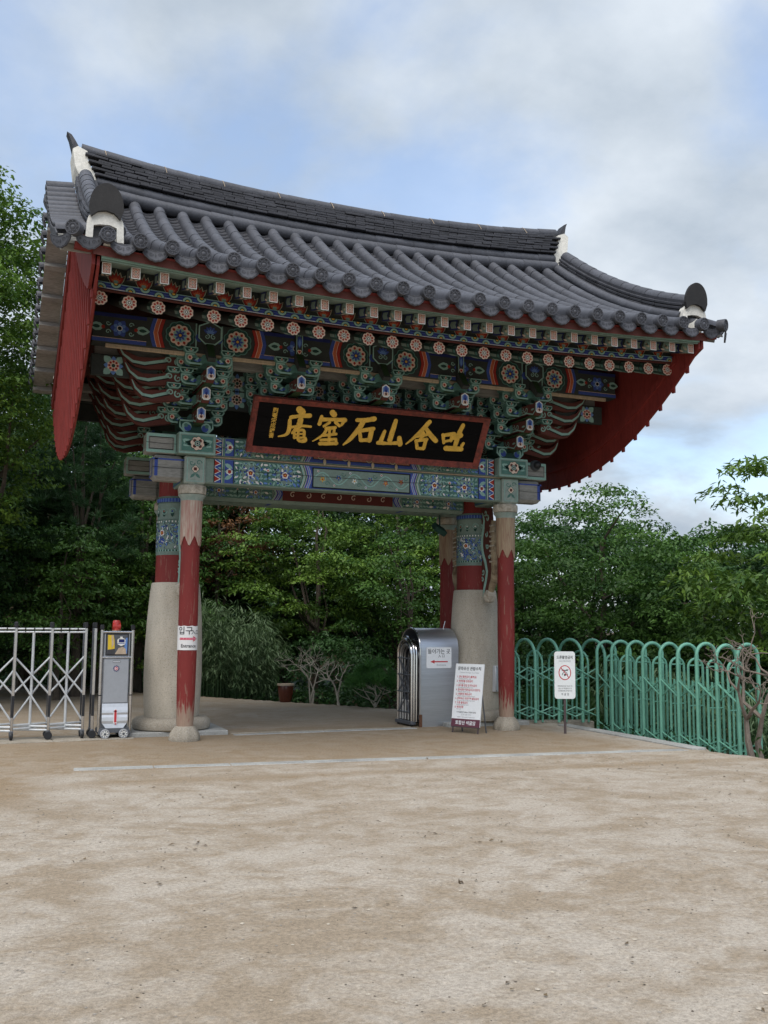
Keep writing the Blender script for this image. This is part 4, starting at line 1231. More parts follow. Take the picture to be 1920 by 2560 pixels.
# ---- main ridge
def zb(x): return 7.88 + .19 * (abs(x) / 4.1) ** 2.0
def zt(x): return 8.66 + .27 * (abs(x) / 4.4) ** 2.3
mb = MB()
xs_ = [4.05 * (i / 12 - 1) for i in range(25)]
mb.sweepx([(-.24, 0), (-.20, .1), (-.15, .70), (.15, .70), (.20, .1), (.24, 0)], xs_, lambda x: zb(x) + .02, 'tile_dark')
RIDGE = part('main_ridge', mb, GATE, label='tall layered tile ridge with white plastered ends')
def along_x(mesh, nm, x0, x1, n, yf, zf, par, jit=.004):
    for i in range(n):
        a = x0 + (x1 - x0) * i / n; b = x0 + (x1 - x0) * (i + 1) / n
        sl = math.atan2(zf(b) - zf(a), b - a)
        part(nm, mesh, par, TR(a, yf, zf(a) + random.uniform(-jit, jit)) @ RY(-sl) @ RX(random.uniform(-.03, .03)))
def roll_x(L, r):
    mb = MB(); n = 12; vs = []; fs = []
    for x, q in ((0, r - .02), (0, r), (L + .006, r * .955)):
        for i in range(n): a = 2 * math.pi * i / n; vs.append((x, q * math.cos(a), q * math.sin(a)))
    for j in range(2):
        for i in range(n): k = (i + 1) % n; fs.append((j * n + i, (j + 1) * n + i, (j + 1) * n + k, j * n + k))
    mb.add(vs, fs, 'tile', True); return mb.mesh('ridge_roll')
NR = 23
LR = 8.06 / NR
RX1 = roll_x(LR, .105); RX2 = roll_x(LR, .10); RX3 = roll_x(8.5 / 23, .10)
along_x(RX1, 'ridge_roll', -4.03, 4.03, NR, -.37, lambda x: zb(x) + .06, RIDGE)
along_x(RX2, 'ridge_roll', -4.02, 4.04, NR, -.27, lambda x: zb(x) + .235, RIDGE)
along_x(RX3, 'ridge_roll', -4.25, 4.25, 23, 0, lambda x: zt(x) + .01, RIDGE)
NL = 8
for l in range(NL):
    t0 = (l + .5) / NL
    xe = 4.04 + .20 * t0
    n = 24; L = 2 * xe / n
    hw = .30 - .10 * t0
    mb = MB(); mb.box((0, -.10, -.020), (L - .006, .05, .020), 'tile_dark', .007)
    me = mb.mesh('ridge_tile')
    off = random.uniform(0, L)
    for i in range(n - l % 2):
        a = -xe + (i + .5 * (l % 2)) * L
        f = lambda x: zb(x) + .325 + (zt(x) - .10 - zb(x) - .325) * t0
        sl = math.atan2(f(a + L) - f(a), L)
        part('ridge_tile', me, RIDGE, TR(a, -hw + random.uniform(-.012, .012), f(a) + random.uniform(-.004, .004)) @ RY(-sl) @ RX(random.uniform(-.06, .04)))
mb = MB()   # rear face of the ridge
mb.sweepx([(.20, .30), (.34, .30), (.32, .12), (.42, .0), (.2, .0)], xs_, zb, 'tile'); mb.sweepx([(.15, .33), (.27, .33), (.2, .72), (.15, .72)], xs_, zb, 'tile_dark')
part('ridge_back', mb, RIDGE)
for s_ in (-1, 1):
    mb = MB()
    mb.prism([(3.98, 7.98), (4.06, 7.92), (4.12, 8.02), (4.14, 8.22), (4.26, 8.34), (4.34, 8.52), (4.385, 8.80), (4.31, 8.86), (4.17, 8.80), (4.15, 8.62), (4.05, 8.44), (3.99, 8.2)], -.30, .30, lambda a, b, c: (s_ * a, c * (1.25 - (b - 7.9) * .45), b), 'plaster')
    part('ridge_plaster', mb, RIDGE)
    mb = MB()
    mb.prism([(4.26, 8.80), (4.36, 8.80), (4.385, 8.92), (4.43, 9.06), (4.47, 9.14), (4.40, 9.10), (4.34, 9.00), (4.29, 8.90)], -.16, .16, lambda a, b, c: (s_ * a, c * (1 - max(0, b - 8.85) * 1.6), b), 'tile_dark')
    part('ridge_finial', mb, RIDGE)
# binding wires on the ridge
for i in range(9):
    x = -3.9 + i * .93
    mb = MB(); mb.tube([(x, -.03, zt(x) + .112), (x + .01, -.085, zt(x) + .07), (x + .02, -.16, zt(x) - .03), (x + .03, -.235, zt(x) - .14)], .0045, 'pale_wood', 5); part('binding_wire', mb, RIDGE)

# ---- verge ridges down both gables
VS = [float(np.interp(ss_[-1] * (.05 + .90 * i / 11), ss_, yy_)) for i in range(12)][::-1]
seglen = ss_[-1] * .90 / 11
plate = MB(); plate.box((-.155, 0, -.020), (.155, seglen - .006, .020), 'tile_dark', .007); PLATE = plate.mesh('verge_tile')
vroll = half_tile(seglen + .01, .105, .098, 'tile', 10, .02).mesh('verge_roll')
sroll = MB(); sroll.tube([(0, 0, 0), (0, seglen + .004, 0)], .078, 'tile', 10); SROLL = sroll.mesh('verge_roll')
for s_ in (-1, 1):
    X = s_ * 4.19
    for sy in (-1, 1):
        f = lambda y: rz(4.1, y)
        mb = MB()
        core = [VS[0] + .05] + VS[1:-1] + [VS[-1] + .08]
        for i in range(len(VS) - 1):
            a, b = VS[i], VS[i + 1]
            mb.add([(X + u * .11, yy * -sy, f(yy) + h) for yy in (a, b) for u in (-1, 1) for h in (-.02, .36)], [(0, 1, 3, 2), (4, 6, 7, 5), (0, 2, 6, 4), (1, 5, 7, 3), (0, 4, 5, 1), (2, 3, 7, 6)], 'tile_dark')
        if sy > 0:
            for i in range(len(VS) - 1):
                a, b = VS[i], VS[i + 1]
                mb.tube([(X, -a, f(a) + .36), (X, -b, f(b) + .36)], .10, 'tile', 8, False)
        VR = part('verge_ridge', mb, GATE)
        if sy < 0:
            for i in range(len(VS) - 1):
                y1, y0 = VS[i], VS[i + 1]        # y0 is lower down the slope (more negative)
                a = math.atan2(f(y1) - f(y0), y1 - y0)
                part('verge_roll', vroll, VR, TR(X, y0, f(y0) + .345) @ RX(a))
                part('verge_roll', SROLL, VR, TR(X - s_ * .17, y0, f(y0) + .10) @ RX(a))
                for l in range(3):
                    part('verge_tile', PLATE, VR, TR(X + random.uniform(-.008, .008), y0, f(y0) + .185 + .055 * l) @ RX(a + random.uniform(-.012, .012)) @ RY(s_ * -.04))
        # end plate (mangwa) with white plaster under it
        ye = -sy * (VS[-1] - .03)
        d = -1 if sy < 0 else 1
        zb_ = f(VS[-1])
        mb = MB()
        o = [(-.165, .19)] + [(-.195 * math.cos(t * math.pi / 14), .29 + .30 * math.sin(t * math.pi / 14) ** .9) for t in range(15)] + [(.165, .19), (.09, .255), (0, .275), (-.09, .255)]
        mb.prism(o, 0, .045, lambda a, b, c: (X + a, ye + d * (.05 + c - (b - .2) * -.10), zb_ + b), 'tile_black')
        part('end_plate', mb, VR)
        mb = MB()
        o = [(-.215, -.07)] + [(-.205 * math.cos(t * math.pi / 10), .14 + .155 * math.sin(t * math.pi / 10)) for t in range(11)] + [(.215, -.07), (.135, -.07), (.13, .10), (.05, .125), (-.06, .118), (-.13, .10), (-.135, -.07)]
        mb.prism(o, -.06, .05, lambda a, b, c: (X + a, ye + d * c, zb_ + b), 'plaster')
        mb.prism([(-.07, -.10), (.07, -.10), (.05, .04), (0, .09), (-.05, .04)], -.06, .07, lambda a, b, c: (X + a - s_ * .05, ye + d * (c + .09), zb_ + b - .06), 'plaster')
        mb.box((X - .12, min(ye, ye - d * .03), zb_ - .06), (X + .12, max(ye, ye - d * .03), zb_ + .13), 'tile_black')
        part('end_plaster', mb, VR)
    # short tiles lying outward over the gable edge
    ET = half_tile(.40, .074, .070, 'tile', 8, .03)
    ET.prism([(-.085, .02), (.085, .02), (.10, -.05), (.06, -.11), (0, -.135), (-.06, -.11), (-.10, -.05)], -.014, .004, lambda a, b, c: (a, c - (b * .25), b - .035), 'tile')
    ETM = ET.mesh('edge_tile')
    for i in range(15):
        y = -3.82 + i * .255
        part('edge_tile', ETM, ROOF, TR(s_ * 4.735, y, rz(4.2, y) + .015) @ RZ(s_ * math.pi / 2) @ RX(.12 + .0))
    for i in range(15):
        y = 3.82 - i * .255
        part('edge_tile', ETM, ROOF, TR(s_ * 4.735, y, rz(4.2, y) + .015) @ RZ(s_ * math.pi / 2) @ RX(.12))

# ---- gable wind boards
def low(y): return 4.14 + 1.62 * (abs(y) / 4.0) ** 2.05
for s_ in (-1, 1):
    # barge board following the roof line, outermost
    mb = MB(); n = 20
    ys = [-3.92 + 7.84 * i / n for i in range(n + 1)]
    up = [(y, rz(4.2, y) - .20) for y in ys]; lo = [(y, max(rz(4.2, y) - .66, low(y) + .01)) for y in ys]
    for i in range(n):
        q = [up[i], up[i + 1], lo[i + 1], lo[i]]
        mb.prism(q, 4.285, 4.325, lambda a, b, c: (s_ * c, a, b), 'red_paint')
    WB = part('wind_board', mb, GATE, label='red gable wind board of upright planks with a curved lower hem')
    npk = 24; wd = 7.84 / npk
    for i in range(npk):
        a = -3.92 + wd * i; b = a + wd - .006
        mb = MB()
        tp = lambda y: rz(4.2, y) - .24
        mb.prism([(a, low(a)), (b, low(b)), (b, tp(b)), (a, tp(a))], 4.235, 4.268, lambda p, q, c: (s_ * c, p, q), 'red_paint')
        part('plank', mb, WB)
        if i:
            mb = MB(); y = a - .003
            mb.box((min(s_ * 4.269, s_ * 4.300), y - .032, low(y) - .035), (max(s_ * 4.269, s_ * 4.300), y + .032, tp(y) - .42), 'red_paint', .004)
            part('batten', mb, WB)
    # inner rails seen from below
    for (za, zb2, y0, y1) in ((.30, .42, -3.4, 3.4),):
        mb = MB(); n = 16
        for i in range(n):
            ya = y0 + (y1 - y0) * i / n; yb = y0 + (y1 - y0) * (i + 1) / n
            mb.prism([(ya, low(ya) + za), (yb, low(yb) + za), (yb, low(yb) + zb2), (ya, low(ya) + zb2)], 4.20, 4.234, lambda p, q, c: (s_ * c, p, q), 'red_paint')
        part('rail', mb, WB)
    # short rafters and boards carrying the tiles beyond the gable
    mb = MB(); 
    for i in range(n := 24):
        ya = -3.95 + 7.9 * i / n; yb = -3.95 + 7.9 * (i + 1) / n
        mb.prism([(ya, rz(4.2, ya) - .13), (yb, rz(4.2, yb) - .13), (yb, rz(4.2, yb) - .10), (ya, rz(4.2, ya) - .10)], 4.33, 4.66, lambda p, q, c: (s_ * c, p, q), 'grey_wood')
    part('verge_board', mb, GATE)
    for i in range(15):
        y = -3.75 + 7.5 * i / 14
        mb = MB(); a = math.atan2(rp(y + .01) - rp(y - .01), .02)
        mb.box((-.17, -.05, -.09), (.17, .05, .0), 'grey_wood', .006)
        part('gable_rafter', mb, GATE, TR(s_ * 4.495, y, rz(4.2, y) - .135) @ RX(a))

# =================================================================== name board above the passage
GLYPHS = [
[[(-1.187, 0.703, 0.096), (-1.136, 0.664, 0.106)], [(-1.288, 0.571, 0.058), (-1.161, 0.602, 0.053), (-1.015, 0.621, 0.072)], [(-1.299, 0.525, 0.053), (-1.286, 0.367, 0.058), (-1.324, 0.294, 0.043), (-1.427, 0.26, 0.019)], [(-1.257, 0.42, 0.039), (-1.122, 0.452, 0.043), (-0.968, 0.455, 0.034)], [(-1.14, 0.55, 0.082), (-1.146, 0.45, 0.087)], [(-1.168, 0.438, 0.053), (-1.232, 0.332, 0.034)], [(-1.205, 0.369, 0.039), (-1.186, 0.261, 0.039)], [(-1.209, 0.367, 0.039), (-1.067, 0.387, 0.043), (-1.044, 0.283, 0.043)], [(-1.183, 0.316, 0.026), (-1.063, 0.334, 0.026)], [(-1.181, 0.261, 0.029), (-1.047, 0.277, 0.029)], [(-1.143, 0.405, 0.034), (-1.123, 0.236, 0.043), (-1.022, 0.229, 0.058), (-1.017, 0.27, 0.039)]],
[[(-0.68, 0.702, 0.087), (-0.645, 0.67, 0.087)], [(-0.832, 0.623, 0.053), (-0.845, 0.507, 0.058)], [(-0.824, 0.579, 0.063), (-0.635, 0.596, 0.053), (-0.467, 0.601, 0.072)], [(-0.474, 0.596, 0.063), (-0.505, 0.517, 0.034)], [(-0.695, 0.545, 0.043), (-0.771, 0.478, 0.039)], [(-0.602, 0.554, 0.053), (-0.533, 0.504, 0.043)], [(-0.73, 0.446, 0.053), (-0.596, 0.473, 0.053)], [(-0.716, 0.453, 0.048), (-0.76, 0.343, 0.039), (-0.899, 0.229, 0.014)], [(-0.606, 0.473, 0.039), (-0.597, 0.377, 0.039)], [(-0.674, 0.436, 0.039), (-0.646, 0.215, 0.043)], [(-0.753, 0.333, 0.039), (-0.562, 0.375, 0.043)], [(-0.779, 0.26, 0.043), (-0.551, 0.294, 0.043)], [(-0.783, 0.203, 0.053), (-0.529, 0.23, 0.058)], [(-0.551, 0.292, 0.039), (-0.533, 0.224, 0.039)]],
[[(-0.278, 0.619, 0.058), (-0.141, 0.631, 0.072), (-0.013, 0.663, 0.077)], [(-0.175, 0.613, 0.082), (-0.224, 0.481, 0.077), (-0.328, 0.308, 0.063), (-0.415, 0.213, 0.024)], [(-0.204, 0.447, 0.053), (-0.155, 0.307, 0.058)], [(-0.215, 0.451, 0.058), (0.003, 0.506, 0.067)], [(-0.016, 0.499, 0.072), (-0.019, 0.319, 0.077)], [(-0.157, 0.307, 0.053), (-0.02, 0.324, 0.063)]],
[[(0.334, 0.664, 0.067), (0.322, 0.509, 0.077), (0.305, 0.351, 0.082)], [(0.193, 0.482, 0.053), (0.164, 0.308, 0.067)], [(0.127, 0.289, 0.063), (0.292, 0.293, 0.048), (0.457, 0.317, 0.063)], [(0.452, 0.395, 0.072), (0.485, 0.298, 0.082)]],
[[(0.884, 0.694, 0.072), (0.748, 0.488, 0.063), (0.584, 0.306, 0.019)], [(0.84, 0.601, 0.053), (0.948, 0.49, 0.077), (1.064, 0.399, 0.072)], [(0.79, 0.534, 0.067), (0.823, 0.506, 0.063)], [(0.726, 0.445, 0.048), (0.887, 0.485, 0.048)], [(0.852, 0.476, 0.043), (0.789, 0.403, 0.034)], [(0.732, 0.377, 0.048), (0.782, 0.254, 0.053)], [(0.733, 0.372, 0.048), (0.905, 0.412, 0.053)], [(0.896, 0.406, 0.053), (0.887, 0.262, 0.058)], [(0.782, 0.254, 0.043), (0.889, 0.257, 0.048)]],
[[(1.156, 0.508, 0.053), (1.205, 0.379, 0.048)], [(1.159, 0.498, 0.053), (1.339, 0.54, 0.063)], [(1.323, 0.538, 0.063), (1.313, 0.426, 0.058)], [(1.205, 0.401, 0.039), (1.307, 0.43, 0.039)], [(1.452, 0.693, 0.063), (1.418, 0.531, 0.077), (1.403, 0.299, 0.067)], [(1.341, 0.487, 0.096), (1.453, 0.523, 0.087)], [(1.259, 0.293, 0.082), (1.522, 0.298, 0.077)], [(1.518, 0.357, 0.053), (1.535, 0.396, 0.048)]]
]
SB = bpy.data.objects.new('name_board', None); COL.objects.link(SB)
tag(SB, 'black name board with six gold characters in a worn red frame, tilted forward', 'sign board')
Vv = Vector((0, -.53105932, .84733465)); Nv = Vector((1, 0, 0)).cross(Vv)
MW = Matrix(((1, Vv.x, Nv.x, 0), (0, Vv.y, Nv.y, -1.42), (0, Vv.z, Nv.z, 4.137), (0, 0, 0, 1)))
SB.matrix_world = MW
mb = MB()
for i in range(3): mb.box((-1.80, .055 + i * .247, -.02), (1.80, .055 + (i + 1) * .247 - .003, .002), 'signblack')
part('panel', mb, SB)
W0, W1, H0, H1 = -1.875, 1.875, 0.0, .85
fw = .085
for a, b, c, d in (((W0, H0), (W1, H0), (W1 - fw, H0 + fw), (W0 + fw, H0 + fw)), ((W1, H1), (W0, H1), (W0 + fw, H1 - fw), (W1 - fw, H1 - fw)), ((W0, H1), (W0, H0), (W0 + fw, H0 + fw), (W0 + fw, H1 - fw)), ((W1, H0), (W1, H1), (W1 - fw, H1 - fw), (W1 - fw, H0 + fw))):
    mb = MB()
    vs = [(*a, -.03), (*b, -.03), (*c, -.03), (*d, -.03), (*a, .055), (*b, .055), (*c, .012), (*d, .012)]
    mb.add(vs, [(3, 2, 1, 0), (4, 5, 6, 7), (0, 1, 5, 4), (1, 2, 6, 5), (2, 3, 7, 6), (3, 0, 4, 7)], 'frame_red')
    part('frame', mb, SB)
def smooth_pts(p):
    out = []
    for i in range(len(p) - 1):
        p0 = p[max(i - 1, 0)]; p1 = p[i]; p2 = p[i + 1]; p3 = p[min(i + 2, len(p) - 1)]
        for k in range(5):
            t = k / 5
            out.append(tuple(.5 * ((2 * p1[j]) + (-p0[j] + p2[j]) * t + (2 * p0[j] - 5 * p1[j] + 4 * p2[j] - p3[j]) * t * t + (-p0[j] + 3 * p1[j] - 3 * p2[j] + p3[j]) * t ** 3) for j in range(3)))
    out.append(tuple(p[-1])); return out
def brush(mb, st_, h, rg):
    p = smooth_pts(st_); n = len(p); L_ = []; R_ = []
    for i in range(n):
        a = p[max(i - 1, 0)]; b = p[min(i + 1, n - 1)]
        dx, dy = b[0] - a[0], b[1] - a[1]; d = math.hypot(dx, dy) or 1; nx_, ny_ = -dy / d, dx / d
        w = p[i][2] / 2
        L_.append((p[i][0] + nx_ * w * rg.uniform(.92, 1.08), p[i][1] + ny_ * w * rg.uniform(.92, 1.08))); R_.append((p[i][0] - nx_ * w * rg.uniform(.92, 1.08), p[i][1] - ny_ * w * rg.uniform(.92, 1.08)))
    def cap(q, a0):
        return [(q[0] + q[2] / 2 * math.cos(a0 - math.pi * k / 5), q[1] + q[2] / 2 * math.sin(a0 - math.pi * k / 5)) for k in range(1, 5)]
    a1 = math.atan2(p[-1][1] - p[-2][1], p[-1][0] - p[-2][0]); a0 = math.atan2(p[1][1] - p[0][1], p[1][0] - p[0][0])
    poly = L_ + cap(p[-1], a1 + math.pi / 2) + R_[::-1] + cap(p[0], a0 - math.pi / 2)
    mb.prism(poly[::-1], .0, h, lambda x, y, z: (x, y, z), 'gold')
for gi, gl in enumerate(GLYPHS):
    mb = MB(); rg = random.Random(gi)
    for i, s_ in enumerate(gl): brush(mb, s_, .010 + .0009 * i, rg)
    part('gold_character', mb, SB)
def text_mesh(body, size, mat, bold=0.0, align='CENTER', spacing=1.0, extrude=0.0):
    c = bpy.data.curves.new('text', 'FONT'); c.body = body; c.size = size; c.align_x = align; c.offset = bold; c.resolution_u = 2; c.space_character = spacing; c.extrude = extrude
    o = bpy.data.objects.new('text', c)
    me = bpy.data.meshes.new_from_object(o)
    bpy.data.objects.remove(o); bpy.data.curves.remove(c)
    me.materials.clear(); me.materials.append(MATS[mat])
    return me
def lettering(body, size, mat, parent, x, y, z, bold=0.0, align='CENTER', spacing=1.0, squeeze=1.0):
    me = text_mesh(body, size, mat, bold, align, spacing)
    return put_obj('lettering', me, parent, TR(x, y, z) @ Matrix.Diagonal((squeeze, 1, 1, 1)))
for i, ch in enumerate('剛菴宋成鏞書'): lettering(ch, .082, 'gold', SB, -1.532, .625 - i * .078, .004, .0012)
# pegs that hold the board off the beam
for x in (-1.2, 1.2):
    mb = MB(); mb.box((x - .05, .005, -.22), (x + .05, .055, -.031), 'grey_wood', .006); part('support_peg', mb, SB)
    mb = MB(); mb.tube([(x, .80, -.03), (x, .82, -.30)], .012, 'rust', 6); part('hanger_rod', mb, SB)

# =================================================================== paving strips and kerbs
def slab_row(name, p0, p1, w, n, z0=-.08, z1=.012, mat='granite_grey', jz=.003):
    """a row of stone slabs laid end to end in the sand"""
    p0 = Vector(p0); p1 = Vector(p1); d = (p1 - p0); L = d.length; a = math.atan2(d.y, d.x)
    root = None
    for i in range(n):
        mb = MB(); l = L / n
        mb.box((l * i + .004, -w / 2, z0), (l * (i + 1) - .004, w / 2, z1 + random.uniform(-jz, jz)), mat, .006)
        o = part(name if root is None else 'slab', mb, root, (TR(p0.x, p0.y, 0) @ RZ(a)) if root is None else None)
        if root is None: root = o; o['kind'] = 'structure'
    return root
slab_row('step_strip', (-4.25, -3.55), (3.60, -4.17), .20, 9, z1=.006)
slab_row('kerb', (3.84, -.75), (3.80, -4.22), .24, 4, z1=.022)
slab_row('gate_sill', (-1.75, -.62), (1.25, -.50), .13, 4, z1=.010)
slab_row('gate_track', (-1.75, -.40), (1.25, -.30), .07, 4, z1=.008, mat='granite_old')
slab_row('gate_pavement', (-7.6, -.62), (-3.22, -.36), .66, 4, z1=.012, mat='granite_old')
slab_row('fence_footing', (2.95, .02), (4.62, -.40), .34, 2, z0=-.3, z1=.030, mat='granite_old')

# =================================================================== folding gate on the left
FG = thing('folding_gate', 'silver folding scissor gate on casters beside the left stone column', 'gate', (-3.46, -.42, 0))
IF = TR(3.46, .42, 0)
def fg(name, mb, par=None, label=None): return part(name, mb, par or FG, IF if par is None else None, label)
yF, yB = -.50, -.24
px = [-3.77, -3.90, -4.36, -4.84, -5.32, -5.80, -6.28]
for i, x in enumerate(px):
    for y in (yF, yB):
        mb = MB()
        mb.box((x - .020, y - .018, .06), (x + .020, y + .018, 1.56), 'chrome' if y == yF else 'dark_grey', .006)
        mb.box((x - .018, y - .021, .32), (x + .018, y + .021, .62), 'black_plastic', .004)
        mb.box((x - .024, y - .022, 1.56), (x + .024, y + .022, 1.64), 'black_plastic', .012)
        p = fg('post', mb)
        mb = MB(); mb.box((x - .026, y - .03, .045), (x + .026, y + .03, .14), 'dark_grey', .008)
        mb.lathe([(.02, -.02), (.05, -.02), (.056, -.012), (.056, .012), (.05, .02), (.02, .02)], (0, 0, 0), 14, 'black_plastic', TR(x, y, .068) @ RY(R(90)) if i % 2 else TR(x, y - .045, .068) @ RX(R(90)))
        part('caster', mb, p, None)
for i in range(1, len(px) - 1):
    a, b = px[i], px[i + 1]; m_ = (a + b) / 2
    mb = MB(); mb.tube([(m_, -.37, .16), (m_, -.37, 1.50)], .020, 'tube_white', 10); fg('picket', mb)
    for (z0, z1, y) in ((.24, .98, -.43), (.98, .24, -.31), (.62, 1.16, -.42), (1.16, .62, -.32)):
        mb = MB(); mb.tube([(a + .01, y, z0), (m_, y, (z0 + z1) / 2), (b - .01, y, z1)], .0135, 'tube_white', 8); fg('scissor_bar', mb)
    for y in (yF, yB):
        for z in (1.545, 1.50):
            mb = MB(); mb.tube([(a, y + (.006 if z > 1.52 else -.006), z), (b, y, z - .004)], .012, 'tube_white', 8)
            for k in (.25, .5, .75): mb.tube([(a + (b - a) * k - .008, y, z), (a + (b - a) * k + .008, y, z)], .0145, 'black_plastic', 8)
            fg('rail', mb)
    for k, (y0, y1, z) in enumerate(((yF, yB, .14), (yB, yF, .165), (yF, yB, .19), (yB, yF, .215))):
        mb = MB(); mb.tube([(a, y0, z), (b, y1, z)], .016, 'tube_white', 8); fg('lower_bar', mb)
# drive cabinet
mb = MB()
mb.box((-3.655, -.54, .12), (-3.285, -.18, 1.50), 'grey_panel', .012)
CAB = fg('drive_cabinet', mb, None, 'grey drive cabinet with screen and red beacon')
def cab(nm, mb): return part(nm, mb, CAB, None)
for x in (-3.685, -3.255):
    mb = MB(); mb.tube([(x, -.545, .10), (x, -.545, 1.535)], .024, 'chrome', 12); mb.tube([(x, -.545, .60), (x, -.545, .615)], .026, 'black_plastic', 12); cab('upright', mb)
    mb = MB(); mb.box((x - .03, -.57, 1.535), (x + .03, -.50, 1.61), 'black_plastic', .014); cab('cap', mb)
mb = MB(); mb.tube([(-3.685, -.545, 1.505), (-3.255, -.545, 1.505)], .020, 'chrome', 10); mb.tube([(-3.685, -.548, 1.145), (-3.255, -.548, 1.145)], .016, 'chrome', 10); cab('crossbar', mb)
mb = MB(); mb.box((-3.63, -.553, 1.17), (-3.31, -.541, 1.485), 'black_plastic', .004)
pt = flat(mb, (-3.47, -.553, 1.327), (1, 0, 0), (0, 0, 1), (0, -1, 0))
rect(pt, -.142, -.138, .142, .138, 'dark_grey', 0)
pt([(-.13, -.075), (-.135, .135), (-.055, .135), (-.04, .05), (-.035, -.06)], 'yellow_print', 1); pt([(-.085, .13), (-.06, .135), (-.05, .0), (-.075, -.05)], 'tan_print', 2); pt([(-.135, -.138), (-.03, -.138), (-.03, -.065), (-.135, -.08)], 'ink_text', 1)
scallop(pt, .055, .04, .062, 6, 'p_white', 2, .12); rect(pt, .02, .03, .10, .075, 'p_navy', 3); rect(pt, .0, .012, .105, .022, 'p_blue', 3); rect(pt, .035, .09, .07, .112, 'p_white', 3)
pt([(-.03, -.138), (.13, -.138), (.12, -.06), (.08, -.035), (.02, -.05)], 'tan_print', 2); pt([(.09, -.12), (.14, -.13), (.142, .10), (.115, .09)], 'p_lblue', 1)
cab('screen', mb)
mb = MB(); mb.box((-3.640, -.552, .50), (-3.300, -.541, 1.115), 'grey_panel', .004)
pt = flat(mb, (-3.47, -.552, 0), (1, 0, 0), (0, 0, 1), (0, -1, 0))
rect(pt, -.052, 1.068, .052, 1.100, 'ink_text', 0); rect(pt, -.047, 1.073, .047, 1.095, 'silver_panel', 1); line(pt, [(-.035, 1.078), (-.02, 1.09), (-.005, 1.079), (.012, 1.089), (.038, 1.081)], .006, 'grey_text', 2)
n = 12; gear = []
for k in range(n * 4):
    r = .047 if (k % 4) in (0, 1) else .037; a = 2 * math.pi * k / (n * 4); gear.append((r * math.cos(a), .985 + r * math.sin(a)))
pt(gear, 'p_navy', 0); disc(pt, 0, .985, .029, 'white_sign', 1, 16); disc(pt, 0, .985, .025, 'red_text', 2, 16)
for x in (-.010, .010): rect(pt, x - .004, .970, x + .004, 1.0, 'white_sign', 3)
rect(pt, -.010, .982, .010, .988, 'white_sign', 3)
cab('front_panel', mb)
mb = MB()   # rippled silver skirt
prf = [(.492, .000), (.44, .010), (.40, .022), (.365, .028), (.345, .022), (.335, .018), (.30, .030), (.25, .034), (.22, .026), (.212, .022), (.16, .030), (.115, .036)]
for i in range(len(prf) - 1):
    (z0, d0), (z1, d1) = prf[i], prf[i + 1]
    hw = lambda z: .178 if z > .225 else .178 - (.225 - z) * .75
    mb.add([(-3.47 - hw(z0), -.556 - d0, z0), (-3.47 + hw(z0), -.556 - d0, z0), (-3.47 + hw(z1), -.556 - d1, z1), (-3.47 - hw(z1), -.556 - d1, z1)], [(3, 2, 1, 0)], 'silver_panel', True)
mb.box((-3.645, -.5555, .10), (-3.295, -.541, .495), 'dark_grey', .003)
pt = flat(mb, (-3.46, -.592, .30), (1, 0, 0), (0, 0, 1), (0, -1, 0))
line(pt, [(-.004, -.085), (-.004, .092)], .048, 'white_sign', 0); disc(pt, -.004, .092, .024, 'white_sign', 0, 12); line(pt, [(-.002, -.072), (-.002, .090)], .034, 'red_text', 1); disc(pt, -.002, .090, .017, 'red_text', 1, 12); disc(pt, .004, -.092, .012, 'red_text', 1, 7)
cab('skirt', mb)
mb = MB(); mb.prism([(-3.69, .115), (-3.655, .15), (-3.29, .15), (-3.25, .115), (-3.25, .065), (-3.33, .055), (-3.39, .085), (-3.55, .085), (-3.61, .055), (-3.69, .065)], -.60, -.14, lambda a, b, c: (a, c, b), 'dark_grey'); cab('chassis', mb)
for x in (-3.60, -3.345):
    for y in (-.625, -.13):
        mb = MB(); T = TR(x, y, .073) @ RX(R(90))
        mb.lathe([(.02, -.02), (.055, -.022), (.066, -.016), (.068, 0), (.066, .016), (.055, .022), (.050, .012), (.02, .012)], (0, 0, 0), 18, 'grey_text', T)
        for k in range(8):
            a = k * math.pi / 4; mb.tube([T @ Vector((.018 * math.cos(a), .018 * math.sin(a), .015)), T @ Vector((.050 * math.cos(a + .35), .050 * math.sin(a + .35), .015))], .007, 'p_white', 5)
        mb.lathe([(.018, .0), (.018, .02), (.01, .024)], (0, 0, 0), 10, 'dark_grey', T)
        cab('wheel', mb)
mb = MB(); mb.lathe([(.062, 1.50), (.062, 1.53), (.056, 1.532)], (-3.475, -.42, 0), 18, 'tan_print'); mb.lathe([(.055, 1.532), (.056, 1.60), (.054, 1.655), (.046, 1.672), (.02, 1.675)], (-3.475, -.42, 0), 18, 'red_lamp'); mb.tube([(-3.53, -.42, 1.585), (-3.42, -.42, 1.585)], .0575, 'red_lamp', 18); cab('beacon', mb)

# =================================================================== stainless housing with the folded steel gate inside
def arch(y0, y1, zt, r=None, n=14):
    """half-round hoop in the y,z plane from the ground"""
    r = (y1 - y0) / 2; c = (y0 + y1) / 2; out = [(y0, 0.0)]
    for i in range(n + 1):
        a = math.pi - math.pi * i / n; out.append((c + r * math.cos(a), zt - r + r * math.sin(a)))
    out.append((y1, 0.0)); return out
HS = thing('gate_housing', 'brushed stainless arched gate housing standing before the right stone column', 'gate housing', (1.75, 0, 0), R(4))
IH = TR(-1.75, 0, 0)
mb = MB(); o = arch(-.33, .37, 1.60)
n = len(o)
mb.add([(1.36, a, b) for a, b in o] + [(2.08, a, b) for a, b in o], [(i, i + 1, n + i + 1, n + i) for i in range(n - 1)], 'steel_brushed', True)
mb.add([(2.08, a, b) for a, b in o], [list(range(n))], 'steel_brushed')
i_ = arch(-.315, .355, 1.585)
